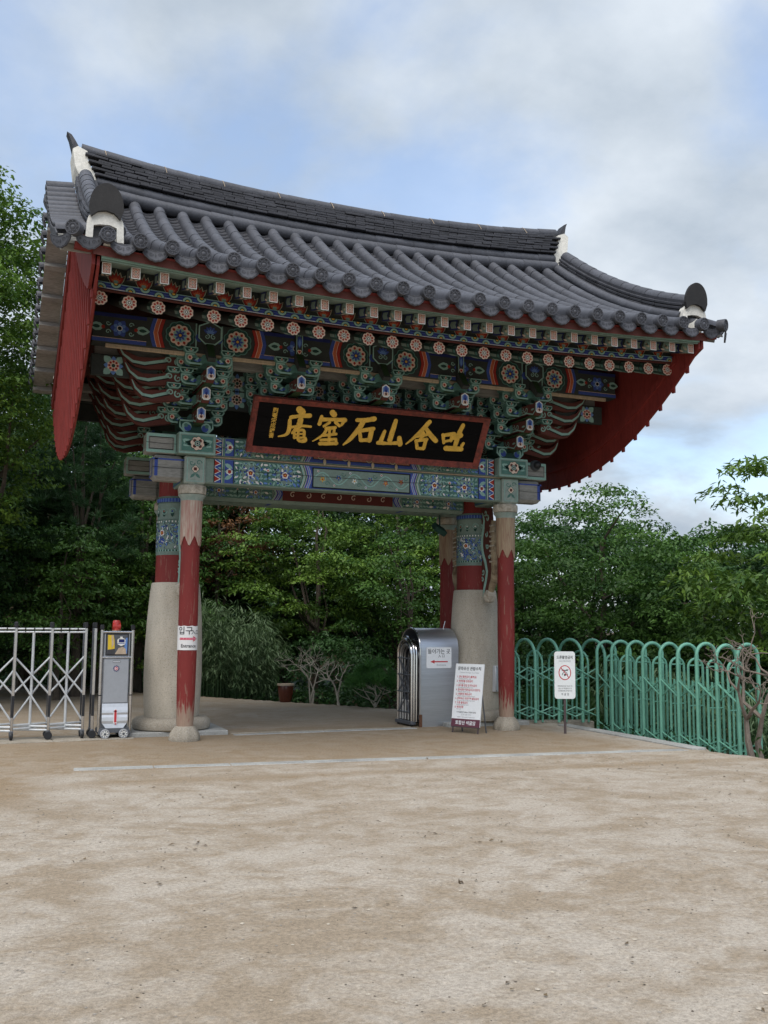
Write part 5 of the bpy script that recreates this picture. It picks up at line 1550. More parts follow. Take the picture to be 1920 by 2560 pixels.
mb.add([(1.36, a, b) for a, b in i_] + [(2.065, a, b) for a, b in i_], [(i, n + i, n + i + 1, i + 1) for i in range(n - 1)], 'dark_grey', True)
mb.add([(2.065, a, b) for a, b in i_], [list(range(n))[::-1]], 'dark_grey')
part('shell', mb, HS, IH)
mb = MB(); mb.tube([(1.36, a, max(b, .02)) for a, b in o], .013, 'chrome', 8); part('shell_rim', mb, HS, IH)
mb = MB(); mb.box((1.345, -.345, 0), (1.395, -.32, .20), 'rust', .004); mb.box((1.345, -.345, .20), (1.375, -.334, 1.15), 'steel', .003); part('edge_angle', mb, HS, IH)
mb = MB(); mb.tube([(1.98, .02, 1.58), (2.02, .02, 1.72)], .006, 'chrome', 6); part('latch_rod', mb, HS, IH)
SG = thing('steel_gate', 'folded stainless hoop gate tucked inside the arched housing', 'gate', (1.33, 0, 0), R(4))
IS = TR(-1.33, 0, 0)
for k, x in enumerate((1.27, 1.30, 1.345, 1.42, 1.50)):
    mb = MB(); q = arch(-.255 + .03 * (k == 0), .30 - .03 * (k == 0), 1.47 - .06 * (k == 0) - .02 * k)
    mb.tube([(x, a, max(b, .08)) for a, b in q], .020, 'chrome', 8); part('hoop', mb, SG, IS)
    mb = MB(); q = arch(-.175, .215, 1.33 - .015 * k); mb.tube([(x + .02, a, max(b, .10)) for a, b in q], .016, 'steel', 8); part('inner_hoop', mb, SG, IS)
for z in (.22, .55, .83, 1.10):
    mb = MB(); mb.tube([(1.26, -.20, z), (1.26, .25, z)], .013, 'dark_grey', 6); part('crossbar', mb, SG, IS)
for (z0, z1) in ((.22, .83), (.55, 1.10), (.83, .22), (1.10, .55)):
    for s_ in (-1, 1):
        mb = MB(); mb.tube([(1.255, .02 - s_ * .18, z0), (1.30, .02 + s_ * .05, (z0 + z1) / 2), (1.255, .02 + s_ * .18, z1)], .010, 'dark_grey', 6); part('scissor_bar', mb, SG, IS)
for y in (-.08, .02, .12):
    mb = MB(); mb.tube([(1.29, y, .10), (1.29, y, .42)], .018, 'steel', 8); part('picket', mb, SG, IS)
mb = MB(); mb.box((1.24, -.27, .03), (1.33, .32, .085), 'dark_grey', .006)
for y in (-.22, .27): mb.lathe([(.01, -.014), (.036, -.012), (.036, .012), (.01, .014)], (0, 0, 0), 12, 'black_plastic', TR(1.28, y, .037) @ RY(R(90)))
part('wheel_frame', mb, SG, IS)

def panel_thing(name, label, cat, mw):
    o = bpy.data.objects.new(name, None); COL.objects.link(o); tag(o, label, cat); o.matrix_world = mw; return o
def rounded(w, h, r, n=5):
    out = []
    for cx_, cy_, a0 in ((w - r, h - r, 0), (-w + r, h - r, 90), (-w + r, -h + r, 180), (w - r, -h + r, 270)):
        for k in range(n + 1): a = R(a0 + 90 * k / n); out.append((cx_ + r * math.cos(a), cy_ + r * math.sin(a)))
    return out
UP = RX(R(90))          # local x right, y up, z toward -Y
# entrance sign on the housing
ES = panel_thing('entrance_sign', 'white plate with red arrow and the word Entrance on the steel housing', 'sign', TR(1.75, 0, 0) @ RZ(R(4)) @ TR(-.045, -.334, 1.115) @ UP)
mb = MB(); mb.prism(rounded(.235, .17, .012), 0, .005, lambda a, b, c: (a, b, c), 'white_sign'); part('plate', mb, ES)
for a in (-.222, .222):
    for b in (-.157, .157): mb = MB(); mb.lathe([(.006, 0), (.005, .002), (.002, .003)], (a, b, .005), 8, 'steel'); part('screw', mb, ES)
lettering('들어가는 곳', .088, 'ink_text', ES, 0, .072, .0065, .0006)
lettering('入 口', .056, 'ink_text', ES, .045, .008, .0065, .0004)
lettering('Entrance', .050, 'grey_text', ES, .045, -.135, .0065)
mb = MB(); mb.prism([(-.165, -.065), (-.085, -.035), (-.085, -.055), (.165, -.055), (.165, -.075), (-.085, -.075), (-.085, -.095)], .0052, .0066, lambda a, b, c: (a, b, c), 'red_text'); part('arrow', mb, ES)

# rules board, an A-frame standing askew
RB = panel_thing('rules_board', 'white freestanding visitor rules board with red lines and plum foot strip', 'notice board', TR(1.665, -1.43, 0) @ RZ(R(-58)) @ RX(R(-9)))
RBP = UP
BW, BH = .255, 1.06
mb = MB(); mb.prism([(-BW, .10), (BW, .10), (BW, BH), (-BW, BH)], 0, .018, lambda a, b, c: (a, -c, b), 'white_sign'); part('board', mb, RB)
mb = MB(); mb.prism([(-BW, .10), (BW, .10), (BW, .215), (-BW, .215)], .0185, .020, lambda a, b, c: (a, -c, b), 'wine'); part('foot_strip', mb, RB)
for a in (-BW + .03, BW - .03): mb = MB(); mb.box((a - .012, -.016, .004), (a + .012, .002, .10), 'brown_post', .003); part('foot', mb, RB)
mb = MB(); mb.box((-BW, -.022, .085), (BW, .006, .10), 'brown_post', .003); part('ledge', mb, RB)
for a in (-BW + .06, BW - .02): mb = MB(); mb.tube([(a, .012, .62), (a, .20, .12), (a, .235, .035)], .011, 'dark_grey', 6); part('stay', mb, RB)
def rbt(body, size, mat, x, z, bold=0, align='LEFT', sq=1.0):
    me = text_mesh(body, size, mat, bold, align); put_obj('lettering', me, RB, TR(x, -.0215 if mat == 'white_sign' else -.0195, z) @ UP @ Matrix.Diagonal((sq, 1, 1, 1)))
rbt('문화유산 관람수칙', .060, 'ink_text', 0, .965, .0012, 'CENTER', .92)
rbt('Cultural Heritage Tour Rules', .032, 'grey_text', 0, .915, 0, 'CENTER', .92)
items = (('1. 경내 흡연금지 (불조심)', 'No smoking inside the premises'), ('2. 애완동물 입장금지', 'No pets allowed'), ('3. 음식물 반입 및 취식금지', 'No bringing in food or drinking alcohol'),
         ('4. 질서문란 행위금지(고성방가)', 'Prohibition of disruptive behavior'), ('5. 사찰환경 훼손금지', 'Prohibition of damage to temple environment'), ('6. 문화유산 보호구역 출입금지', 'Do not enter cultural heritage protected area'),
         ('7. 드론 촬영금지', 'Drone photography prohibited'), ('8. 복장단정', 'Dress neatly'))
for i, (k, e) in enumerate(items):
    z = .845 - i * .0665
    rbt(k, .039, 'red_text', -.215, z, .0008, 'LEFT', .86); rbt(e, .020, 'ink_text', -.185, z - .024, 0, 'LEFT', .86)
rbt('※ 석굴암은 600m 거리에 위치', .032, 'ink_text', 0, .305, .0004, 'CENTER', .88); rbt('(도보 10분 거리)', .030, 'grey_text', 0, .27, 0, 'CENTER', .9); rbt('Seokguram is 600m and takes 10 minutes on foot', .018, 'ink_text', 0, .237, 0, 'CENTER', .86)
rbt('토함산 석굴암', .066, 'white_sign', 0, .133, .0012, 'CENTER', .95)

# no-drones sign on a post
ND = panel_thing('drone_sign', 'white rounded no drones sign on a dark post by the green fence', 'sign', TR(3.143, -1.914, 0) @ RZ(R(-16)))
mb = MB(); mb.box((-.019, -.012, -.1), (.019, .012, .60), 'brown_post', .004); part('post', mb, ND)
mb = MB(); mb.prism([(a, b + .893) for a, b in rounded(.165, .363, .045)], .013, .022, lambda a, b, c: (a, -c, b), 'white_sign2'); part('plate', mb, ND)
def ndt(body, size, mat, z, bold=0, sq=.92): put_obj('lettering', text_mesh(body, size, mat, bold, 'CENTER'), ND, TR(0, -.0235, z) @ UP @ Matrix.Diagonal((sq, 1, 1, 1)))
ndt('드론촬영금지', .056, 'ink_text', 1.145, .0010, .84); ndt('NO DRONES', .036, 'grey_text', 1.095)
for i, l in enumerate(('문화재보호법 제33조 및', '제101조 제3항에 의거', '드론촬영을 금지합니다')): ndt(l, .026, 'ink_text', .715 - i * .036)
ndt('석 굴 암', .042, 'ink_text', .585)
mb = MB(); pt = flat(mb, (0, -.0225, .93), (1, 0, 0), (0, 0, 1), (0, -1, 0), .0008, .0004)
disc(pt, 0, 0, .100, 'red_text', 0, 28, 1.15); disc(pt, 0, 0, .086, 'white_sign2', 1, 28, 1.17)
line(pt, [(-.05, .035), (.05, .035)], .014, 'ink_text', 2); line(pt, [(-.06, .052), (-.02, .052)], .006, 'ink_text', 2); line(pt, [(.02, .05), (.06, .05)], .006, 'ink_text', 2)
line(pt, [(-.045, -.04), (-.03, -.005), (0, .02), (.03, -.005), (.045, -.04)], .010, 'ink_text', 2); disc(pt, 0, -.035, .017, 'ink_text', 2, 10)
line(pt, [(-.066, .082), (.066, -.082)], .012, 'red_text', 3); part('drone_symbol', mb, ND)

# paper notice wrapped round the slim left column
PN = thing('paper_notice', 'white paper notice with pink arrow wrapped round the slim red column', 'notice', (-CX, -1.10, 0))
cd_ = Vector((-5.218 + CX, -15.245 + 1.10)); ca = math.atan2(cd_.y, cd_.x) + .16
rc = .1405
def wrapf(u, v, L=0): a = ca + u / rc; r = rc + .0008 + .0006 * L; return (r * math.cos(a), r * math.sin(a), v)
mb = MB(); n = 26
for i in range(n):
    u0 = -.235 + .47 * i / n; u1 = -.235 + .47 * (i + 1) / n
    mb.add([wrapf(u0, 1.262), wrapf(u1, 1.262), wrapf(u1, 1.600 + .004 * math.sin(i)), wrapf(u0, 1.600 + .004 * math.sin(i - 1))], [(0, 1, 2, 3)], 'paper', True)
part('sheet', mb, PN)
def wrapped_text(body, size, mat, u, v, bold=0, sq=1):
    me = text_mesh(body, size, mat, bold, 'CENTER')
    import bmesh
    bm = bmesh.new(); bm.from_mesh(me); bmesh.ops.triangulate(bm, faces=bm.faces)
    bmesh.ops.subdivide_edges(bm, edges=bm.edges, cuts=3, use_grid_fill=True); bm.to_mesh(me); bm.free()
    for vt in me.vertices: vt.co = wrapf(u + vt.co.x * sq, v + vt.co.y, 6)
    put_obj('lettering', me, PN)
wrapped_text('입구', .120, 'ink_text', -.055, 1.492, .001); wrapped_text('入口', .072, 'ink_text', .098, 1.488, 0); wrapped_text('Entrance', .066, 'ink_text', -.005, 1.300, .0012, .95)
mb = MB(); pt = bent(mb, wrapf)
pt([(-.14, 1.405), (-.14, 1.435), (.06, 1.435), (.06, 1.460), (.13, 1.420), (.06, 1.380), (.06, 1.405)], 'red_text', 4); pt([(-.13, 1.41), (-.13, 1.43), (.068, 1.43), (.068, 1.445), (.112, 1.420), (.068, 1.395), (.068, 1.41)], 'pink_text', 6); part('arrow', mb, PN)

# dome camera at the right post head, junction box on the stone foot, floodlight under the lintel
CC = thing('security_camera', 'dark dome security camera mounted beside the right post head', 'camera', (3.05, -1.22, 4.28))
mb = MB(); T = RX(R(90)); mb.lathe([(.02, -.02), (.085, -.02), (.09, .0), (.088, .05), (.07, .085)], (0, 0, 0), 20, 'dark_grey', T); part('body', mb, CC)
mb = MB(); mb.lathe([(.066, .084), (.06, .12), (.04, .145), (.012, .155)], (0, 0, 0), 18, 'black_plastic', T); part('dome', mb, CC)
mb = MB(); mb.box((-.22, .0, -.03), (-.02, .10, .03), 'dark_grey', .006); part('arm', mb, CC)
JB = tag(part('junction_box', (lambda m: (m.box((-.10, -.055, .55), (.10, .03, .98), 'silver_panel', .008), [m.lathe([(.008, 0), (.006, .006)], (0, 0, 0), 8, 'dark_grey', TR(a, -.055, b) @ RX(R(90))) for a in (-.085, .085) for b in (.57, .96)], m)[-1])(MB()), None, TR(2.78, -.375, 0) @ RZ(R(28))), 'flat grey metal box screwed to the right stone foot', 'electrical box')
FL = thing('floodlight', 'small dark green floodlight hanging under the lintel by right columns', 'floodlight', (1.95, .12, 3.30))
mb = MB(); mb.box((-.13, -.09, -.06), (.13, .09, .04), 'p_dgreen', .015, RX(.6) @ RY(.5)); part('lamp_head', mb, FL)
mb = MB(); mb.tube([(0, 0, 0), (0, 0, .26)], .014, 'p_dgreen', 6); part('stem', mb, FL)

# =================================================================== green hoop fences on the right
def hoop_pts(w, h, n=12):
    r = w / 2; return [(-r, 0)] + [(-r * math.cos(math.pi * i / n), h - r + r * math.sin(math.pi * i / n)) for i in range(n + 1)] + [(r, 0)]
def hoop_fence(label, p0, p1, n, w, h, zb_, tw=0):
    d = Vector((p1[0] - p0[0], p1[1] - p0[1], 0)); L = d.length; a = math.atan2(d.y, d.x)
    t = thing('hoop_fence', label, 'fence', (p0[0], p0[1], zb_), a, 'green hoop fences')
    s_ = L / (n - 1)
    mbig = MB(); mbig.tube([(0, y, z) for y, z in hoop_pts(w, h)], .027, 'green_tube', 10)
    for z in (h * .62, h * .45):
        for y in (-w / 2, w / 2): mbig.lathe([(.012, -.034), (.012, .034)], (0, 0, 0), 6, 'green_tube', TR(0, y, z) @ RY(R(90)))
    big = mbig.mesh('hoop')
    msm = MB(); msm.tube([(0, y, z) for y, z in hoop_pts(w * .72, h * .86)], .019, 'green_tube', 8)
    for y in (-w * .16, w * .16): msm.tube([(0, y, .02), (0, y, h * .66)], .016, 'green_tube', 8)
    for z in (.12, h * .43, h * .80): msm.tube([(0, -w * .36, z), (0, w * .36, z)], .012, 'green_tube', 6)
    sm = msm.mesh('inner_hoop')
    for i in range(n):
        part('hoop', big, t, TR(s_ * i, 0, random.uniform(-.012, .012)) @ RZ(tw + random.uniform(-.05, .05)))
        if i < n - 1:
            part('inner_hoop', sm, t, TR(s_ * (i + .42), 0, 0) @ RZ(tw + random.uniform(-.05, .05)))
            for y in (-w / 2 + .01, w / 2 - .01):
                for (z0, z1) in ((h * .50, h * .66), (h * .66, h * .50), (.10, .26), (.26, .10)):
                    mb = MB(); q = .020 if z0 < z1 else -.012
                    mb.tube([(s_ * i, y + q, z0), (s_ * (i + .5), y + q, (z0 + z1) / 2), (s_ * (i + 1), y + q, z1)], .0125, 'green_tube', 6); part('scissor_bar', mb, t)
    return t
hoop_fence('green hoop fence running from the red column to the fence corner', (3.10, .02), (4.66, -.42), 5, .60, 1.40, .02, .42)
hoop_fence('long green hoop fence beside the kerb with bare bush in front', (4.68, -.80), (4.60, -4.30), 9, .36, 1.60, -.20, 0)

# =================================================================== vegetation
def nrm(a): return a / np.maximum(np.linalg.norm(a, axis=1, keepdims=True), 1e-9)
def leaf_mesh(name, c, d, nn, L, Wd, tint, mat, fold=.12):
    """one rhombic leaf per centre: c centre, d pointing direction, nn leaf normal"""
    n = len(c); d = nrm(d); s = nrm(np.cross(d, nn)); up = np.cross(s, d)
    L = np.broadcast_to(L, n)[:, None]; Wd = np.broadcast_to(Wd, n)[:, None]
    v = np.empty((n, 4, 3)); v[:, 0] = c - d * L * .5; v[:, 1] = c + s * Wd * .5 + up * fold * Wd - d * L * .05; v[:, 2] = c + d * L * .5 - up * L * .12; v[:, 3] = c - s * Wd * .5 + up * fold * Wd - d * L * .05
    me = bpy.data.meshes.new(name)
    me.vertices.add(n * 4); me.vertices.foreach_set('co', v.reshape(-1))
    me.loops.add(n * 4); me.loops.foreach_set('vertex_index', np.arange(n * 4, dtype=np.int32))
    me.polygons.add(n); me.polygons.foreach_set('loop_start', np.arange(0, n * 4, 4, dtype=np.int32)); me.polygons.foreach_set('loop_total', np.full(n, 4, dtype=np.int32))
    me.materials.append(MATS[mat])
    at = me.attributes.new('tint', 'FLOAT', 'POINT'); at.data.foreach_set('value', np.repeat(np.clip(tint, 0, 1), 4).astype(np.float32))
    me.update(calc_edges=True)
    return me
def pads_for(rg, style, x, y, z0, z1, Rr):
    P = []
    if style == 'layer':
        nl = max(4, int((z1 - z0) / .42))
        for l in range(nl):
            t = (l + .5) / nl; env = Rr * (math.sin(math.pi * (.14 + .80 * t)) ** .75)
            for _ in range(max(4, int(env * env * 4.6))):
                a = rg.uniform(0, 6.283); q = env * math.sqrt(rg.uniform(.06, 1.1))
                P.append((x + q * math.cos(a), y + q * math.sin(a), z0 + (z1 - z0) * t + rg.uniform(-.22, .22) - .10 * q, rg.uniform(.30, .68), rg.uniform(.10, .20)))
    else:
        zc, hz = (z0 + z1) / 2, (z1 - z0) / 2
        for _ in range(int(Rr * Rr * hz * 34)):
            u = rg.normal(size=3); u /= np.linalg.norm(u); k = rg.uniform(.45, 1.06) ** .6
            if rg.uniform() < .12: k *= 1.10
            P.append((x + u[0] * Rr * k, y + u[1] * Rr * k, zc + u[2] * hz * k, rg.uniform(.22, .52), rg.uniform(.14, .34)))
    return P
def crown_mesh(rg, pads, dens, L, Wd, mat, droop=.3):
    cs, ds, ns, ts, ls = [], [], [], [], []
    for (px_, py_, pz_, pr, th) in pads:
        n = int(dens * 1.75 * pr * pr * rg.uniform(.7, 1.2)) + 8
        a = rg.uniform(0, 6.283, n); q = np.sqrt(rg.uniform(0, 1, n)) * (1 + .25 * np.sin(a * 3 + rg.uniform(0, 6)))
        o = np.stack([np.cos(a), np.sin(a), np.zeros(n)], 1)
        c = np.array([px_, py_, pz_]) + o * (q * pr)[:, None]
        c[:, 2] += th * (1 - q * q) * rg.uniform(-.5, 1, n) - .25 * pr * q * q * rg.uniform(.2, 1.0, n) + rg.normal(0, .03, n)
        cs.append(c); ds.append(o + rg.normal(0, .55, (n, 3)) + np.array([0, 0, -droop])); ns.append(np.array([0, 0, 1.0]) + o * .35 + rg.normal(0, .38, (n, 3)))
        ts.append(rg.uniform(.12, .92) + rg.normal(0, .16, n)); ls.append(L * rg.uniform(.7, 1.25, n))
    l = np.concatenate(ls)
    return leaf_mesh('crown', np.concatenate(cs), np.concatenate(ds), np.concatenate(ns), l, l * Wd / L, np.concatenate(ts), mat)
def trunk_mesh(rg, x, y, zb_, zt_, r, pads, mat='bark', limbs=9, lean=(0, 0)):
    mb = MB(); n = 7
    pts = [(x + lean[0] * (i / n) ** 1.3 + rg.normal(0, .03), y + lean[1] * (i / n) ** 1.3 + rg.normal(0, .03), zb_ + (zt_ - zb_) * i / n) for i in range(n + 1)]
    mb.tube(pts, [r * (1.25 if i == 0 else 1) * (1 - .8 * i / n) for i in range(n + 1)], mat, 8)
    idx = rg.permutation(len(pads))[:limbs]
    for i in idx:
        p = pads[i]; k = int(rg.integers(2, n)); q = pts[k]
        if p[2] < q[2] - .2: q = pts[2]
        m_ = ((q[0] + p[0]) / 2 + rg.normal(0, .1), (q[1] + p[1]) / 2 + rg.normal(0, .1), q[2] * .45 + p[2] * .55 - .05)
        mb.tube([q, m_, (p[0], p[1], p[2] - .05)], [r * .42, r * .26, r * .09], mat, 6)
    return mb
TREES = 0
def tree(name, label, x, y, top, Rr, z0, mat, style='layer', dens=300, L=.115, Wd=.058, seed=1, tr=.12, off=(0, 0), cat='tree', group=None, limbs=9, bark='bark'):
    rg = np.random.default_rng(seed); zb_ = gz(x, y)
    pads = pads_for(rg, style, x + off[0], y + off[1], z0, top, Rr)
    t = thing(name, label, cat, (x, y, zb_), 0, group)
    I = TR(-x, -y, -zb_)
    put_obj('crown', crown_mesh(rg, pads, dens, L, Wd, mat), t, I)
    part('trunk', trunk_mesh(rg, x, y, zb_ - .1, z0 + (top - z0) * .72, tr, pads, bark, limbs, off), t, I)
    return t
GB = 'trees behind the gate'
# left of the gate
tree('broadleaf_tree', 'tall bright green tree rising beside the left roof corner', -5.2, 4.6, 11.1, 2.2, 2.6, 'leaf_bright', 'round', 330, .105, .056, 3, .17, (-1.25, .4), limbs=14)
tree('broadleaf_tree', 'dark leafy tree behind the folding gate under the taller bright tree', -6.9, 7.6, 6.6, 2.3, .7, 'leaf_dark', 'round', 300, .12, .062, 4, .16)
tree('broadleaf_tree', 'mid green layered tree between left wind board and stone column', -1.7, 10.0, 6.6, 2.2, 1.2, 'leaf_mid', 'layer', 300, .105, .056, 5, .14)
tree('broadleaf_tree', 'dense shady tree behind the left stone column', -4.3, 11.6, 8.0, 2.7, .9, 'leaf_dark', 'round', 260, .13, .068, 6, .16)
tree('broadleaf_tree', 'light green leafy tree low behind the left columns and folding gate', -2.75, 9.3, 4.5, 1.65, .7, 'leaf_bright', 'layer', 300, .10, .054, 21, .10)
tree('broadleaf_tree', 'fresh green tree behind the folding gate cabinet', -3.75, 7.2, 4.1, 1.45, .8, 'leaf_mid', 'layer', 320, .10, .054, 22, .07)
# seen through the passage
tree('maple_tree', 'russet leaved maple seen through the passage near the lintel', .55, 11.5, 6.0, 1.55, 2.6, 'leaf_rust', 'layer', 300, .10, .055, 7, .11, group=GB)
tree('maple_tree', 'tiered green maple filling the middle of the passage', 2.75, 9.4, 5.9, 2.15, 1.5, 'leaf_bright', 'layer', 330, .10, .055, 8, .12, group=GB)
tree('maple_tree', 'yellow green maple seen through the passage beside right columns', 5.2, 9.8, 6.3, 2.1, 1.7, 'leaf_bright', 'layer', 300, .105, .058, 9, .12, group=GB)
tree('maple_tree', 'deep green maple just behind the steel housing', 4.35, 6.9, 4.0, 1.6, .7, 'leaf_mid', 'layer', 300, .10, .055, 10, .10, group=GB)
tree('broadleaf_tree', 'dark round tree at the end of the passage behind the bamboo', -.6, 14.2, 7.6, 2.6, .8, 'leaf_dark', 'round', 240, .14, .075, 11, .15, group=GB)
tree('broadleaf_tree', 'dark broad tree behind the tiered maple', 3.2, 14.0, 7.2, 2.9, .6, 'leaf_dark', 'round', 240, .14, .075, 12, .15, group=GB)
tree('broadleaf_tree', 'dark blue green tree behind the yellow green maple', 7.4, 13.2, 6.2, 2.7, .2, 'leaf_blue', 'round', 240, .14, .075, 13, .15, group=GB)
# right of the gate
GR = 'trees beyond the green fences'
tree('maple_tree', 'spreading maple with uneven top behind the green fence corner', 8.0, 4.1, 5.05, 2.35, .2, 'leaf_mid', 'layer', 330, .105, .058, 14, .13, group=GR)
tree('maple_tree', 'thin topped maple against the sky behind slim right column', 7.3, 7.2, 4.7, 1.9, .6, 'leaf_mid', 'layer', 230, .11, .058, 15, .11, group=GR)
tree('zelkova_tree', 'fresh green tree with drooping long leaves past the fence end', 8.25, -1.45, 4.85, 2.0, .5, 'leaf_bright', 'layer', 230, .17, .056, 16, .13, group=GR)
tree('maple_tree', 'low dark maple between the fence corner maple and drooping tree', 8.7, 1.5, 3.75, 1.75, .1, 'leaf_mid', 'layer', 300, .11, .06, 17, .10, group=GR)
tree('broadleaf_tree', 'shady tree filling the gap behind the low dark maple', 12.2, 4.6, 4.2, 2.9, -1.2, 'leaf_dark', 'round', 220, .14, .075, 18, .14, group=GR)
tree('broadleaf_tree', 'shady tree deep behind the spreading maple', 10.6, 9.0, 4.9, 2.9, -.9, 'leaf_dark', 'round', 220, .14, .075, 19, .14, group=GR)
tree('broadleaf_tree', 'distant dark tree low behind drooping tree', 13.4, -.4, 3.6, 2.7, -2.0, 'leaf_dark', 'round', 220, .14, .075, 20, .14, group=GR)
# shrubs
GS = 'shrubs along the garden edge'
for k, (x, y, top, r, mat, lab) in enumerate((
        (3.2, 5.6, 1.15, 1.0, 'leaf_dark', 'dark shrub behind the steel housing beside the young pine'),
        (2.6, 7.4, 1.5, 1.1, 'leaf_dark', 'dark rounded shrub behind the bare pale bushes'),
        (-2.9, 10.9, 1.5, 1.2, 'leaf_dark', 'dark shrub at the far end of the sandy path'),
        (-5.6, 10.2, 1.6, 1.3, 'leaf_dark', 'dark shrub behind the folding gate at the path end'),
        (-7.6, 5.6, 1.7, 1.2, 'leaf_dark', 'dark shrub left of the path under the bright tree'),
        (.9, 10.2, 1.7, 1.2, 'leaf_dark', 'dark shrub behind the bamboo clump and flower pot'),
        (5.6, 3.4, 1.35, 1.25, 'leaf_dark', 'dark shrub behind the slim right column'),
        (6.7, 1.2, 1.2, 1.25, 'leaf_dark', 'dark shrub behind the short green fence'),
        (6.9, -1.2, 1.0, 1.1, 'leaf_blue', 'blue green shrub behind the long green fence'),
        (6.6, -3.3, .75, 1.0, 'leaf_blue', 'blue green shrub behind the near end of the long fence'))):
    tree('shrub', lab, x, y, top, r, gz(x, y) + .05, mat, 'round', 330, .10, .05, 60 + k, .03, cat='shrub', group=GS, limbs=6)

# ---- needles
def needle_tree(name, label, x, y, tufts, L, Wd, mat, per, tr, top, seed, cat='pine', bark='bark', lean=(0, 0)):
    rg = np.random.default_rng(seed); zb_ = gz(x, y); t = thing(name, label, cat, (x, y, zb_)); I = TR(-x, -y, -zb_)
    tufts = np.array(tufts); n = len(tufts) * per
    c0 = np.repeat(tufts, per, 0); d = rg.normal(size=(n, 3)); d[:, 2] = np.abs(d[:, 2]) * .9 + .15; d = nrm(d)
    l = L * rg.uniform(.7, 1.2, n)
    me = leaf_mesh('crown', c0 + d * l[:, None] * .5 + rg.normal(0, .03, (n, 3)), d, rg.normal(size=(n, 3)), l, Wd, np.repeat(rg.uniform(.1, .8, len(tufts)), per) + rg.normal(0, .12, n), mat, 0)
    put_obj('crown', me, t, I)
    pads = [(a[0], a[1], a[2], .1, .1) for a in tufts]
    part('trunk', trunk_mesh(rg, x, y, zb_ - .05, top, tr, pads, bark, min(10, len(tufts)), lean), t, I)
    return t
rg0 = np.random.default_rng(31)
tf = []
for l in range(15):
    z = 3.3 + 3.3 * l / 14; env = 1.5 * (1 - .5 * l / 14)
    for _ in range(26):
        a = rg0.uniform(0, 6.28); q = env * math.sqrt(rg0.uniform(.1, 1)); tf.append((-3.35 + q * math.cos(a), 8.3 + q * math.sin(a), z + rg0.normal(0, .12) - .08 * q))
needle_tree('pine_tree', 'dark needle pine hanging below the left wind board', -3.35, 8.3, tf, .20, .012, 'needle', 75, .11, 6.3, 32)
tf = []
for _ in range(85):
    a = rg0.uniform(0, 6.28); q = math.sqrt(rg0.uniform(0, 1)); tf.append((2.30 + .62 * q * math.cos(a), 3.95 + .5 * q * math.sin(a), .40 + .52 * (1 - q * q) * rg0.uniform(.3, 1)))
needle_tree('young_pine', 'small bright pine with dome of needles left of the steel housing', 2.30, 3.95, tf, .15, .010, 'needle_bright', 70, .035, .55, 33, 'pine', 'pale_bark')
tf = []
for _ in range(70):
    a = rg0.uniform(0, 6.28); q = math.sqrt(rg0.uniform(0, 1)); tf.append((4.9 + .75 * q * math.cos(a), 1.15 + .5 * q * math.sin(a), .15 + .65 * (1 - q * q) * rg0.uniform(.3, 1)))
needle_tree('young_pine', 'low bright pine showing through the short green fence', 4.9, 1.15, tf, .15, .010, 'needle_bright', 60, .035, .3, 34)

# ---- bamboo
def bamboo(label, x, y, rx, ry, h, n, seed, per=46, name='bamboo_clump'):
    rg = np.random.default_rng(seed); t = thing(name, label, 'bamboo', (x, y, gz(x, y))); I = TR(-x, -y, -gz(x, y))
    mb = MB(); cs, ds, ts = [], [], []
    for _ in range(n):
        a = rg.uniform(0, 6.283); q = math.sqrt(rg.uniform(0, 1)); bx, by = x + rx * .75 * q * math.cos(a), y + ry * .75 * q * math.sin(a); zb_ = gz(bx, by)
        hh = h * rg.uniform(.72, 1.05) * (1 - .22 * q * q); lx, ly = math.cos(a) * rg.uniform(.05, .5) * rx, math.sin(a) * rg.uniform(.05, .5) * ry
        pts = [(bx + lx * (k / 5) ** 2, by + ly * (k / 5) ** 2, zb_ + hh * k / 5 * (1 - .05 * (k / 5) ** 2)) for k in range(6)]
        mb.tube(pts, [.009, .009, .008, .007, .005, .003], 'leaf_bamboo', 5)
        f = rg.uniform(.18, 1.0, per) ** .8
        P = np.array([[np.interp(u * 5, range(6), [p[j] for p in pts]) for j in range(3)] for u in f])
        o = rg.normal(size=(per, 3)); o[:, 2] = 0; o = nrm(o)
        cs.append(P + o * rg.uniform(.04, .30, per)[:, None] + np.array([0, 0, 1]) * rg.normal(0, .05, per)[:, None]); ds.append(o + np.array([0, 0, -.75]) * rg.uniform(.2, 1.6, per)[:, None]); ts.append(rg.normal(.5, .25, per))
    c = np.concatenate(cs); d = np.concatenate(ds); k = len(c)
    put_obj('foliage', leaf_mesh('foliage', c, d, rg.normal(size=(k, 3)) * .5 + np.array([0, 0, 1]), rg.uniform(.13, .26, k), rg.uniform(.016, .026, k), np.concatenate(ts), 'leaf_bamboo', .1), t, I)
    part('culms', mb, t, I)['kind'] = 'stuff'
    return t
bamboo('tall drooping bamboo clump seen through the passage beside the left columns', .15, 8.0, 1.25, .9, 2.75, 190, 41, 56)
bamboo('low bamboo tuft behind the short green fence', 5.35, .65, .8, .5, 1.9, 40, 42, 36)
bamboo('thin bamboo grass growing behind the long green fence', 5.5, -1.6, .55, 1.2, 1.5, 70, 43, 34)
bamboo('sparse bamboo grass by the near end of the long green fence', 5.5, -3.6, .5, .8, 1.25, 36, 44, 32)

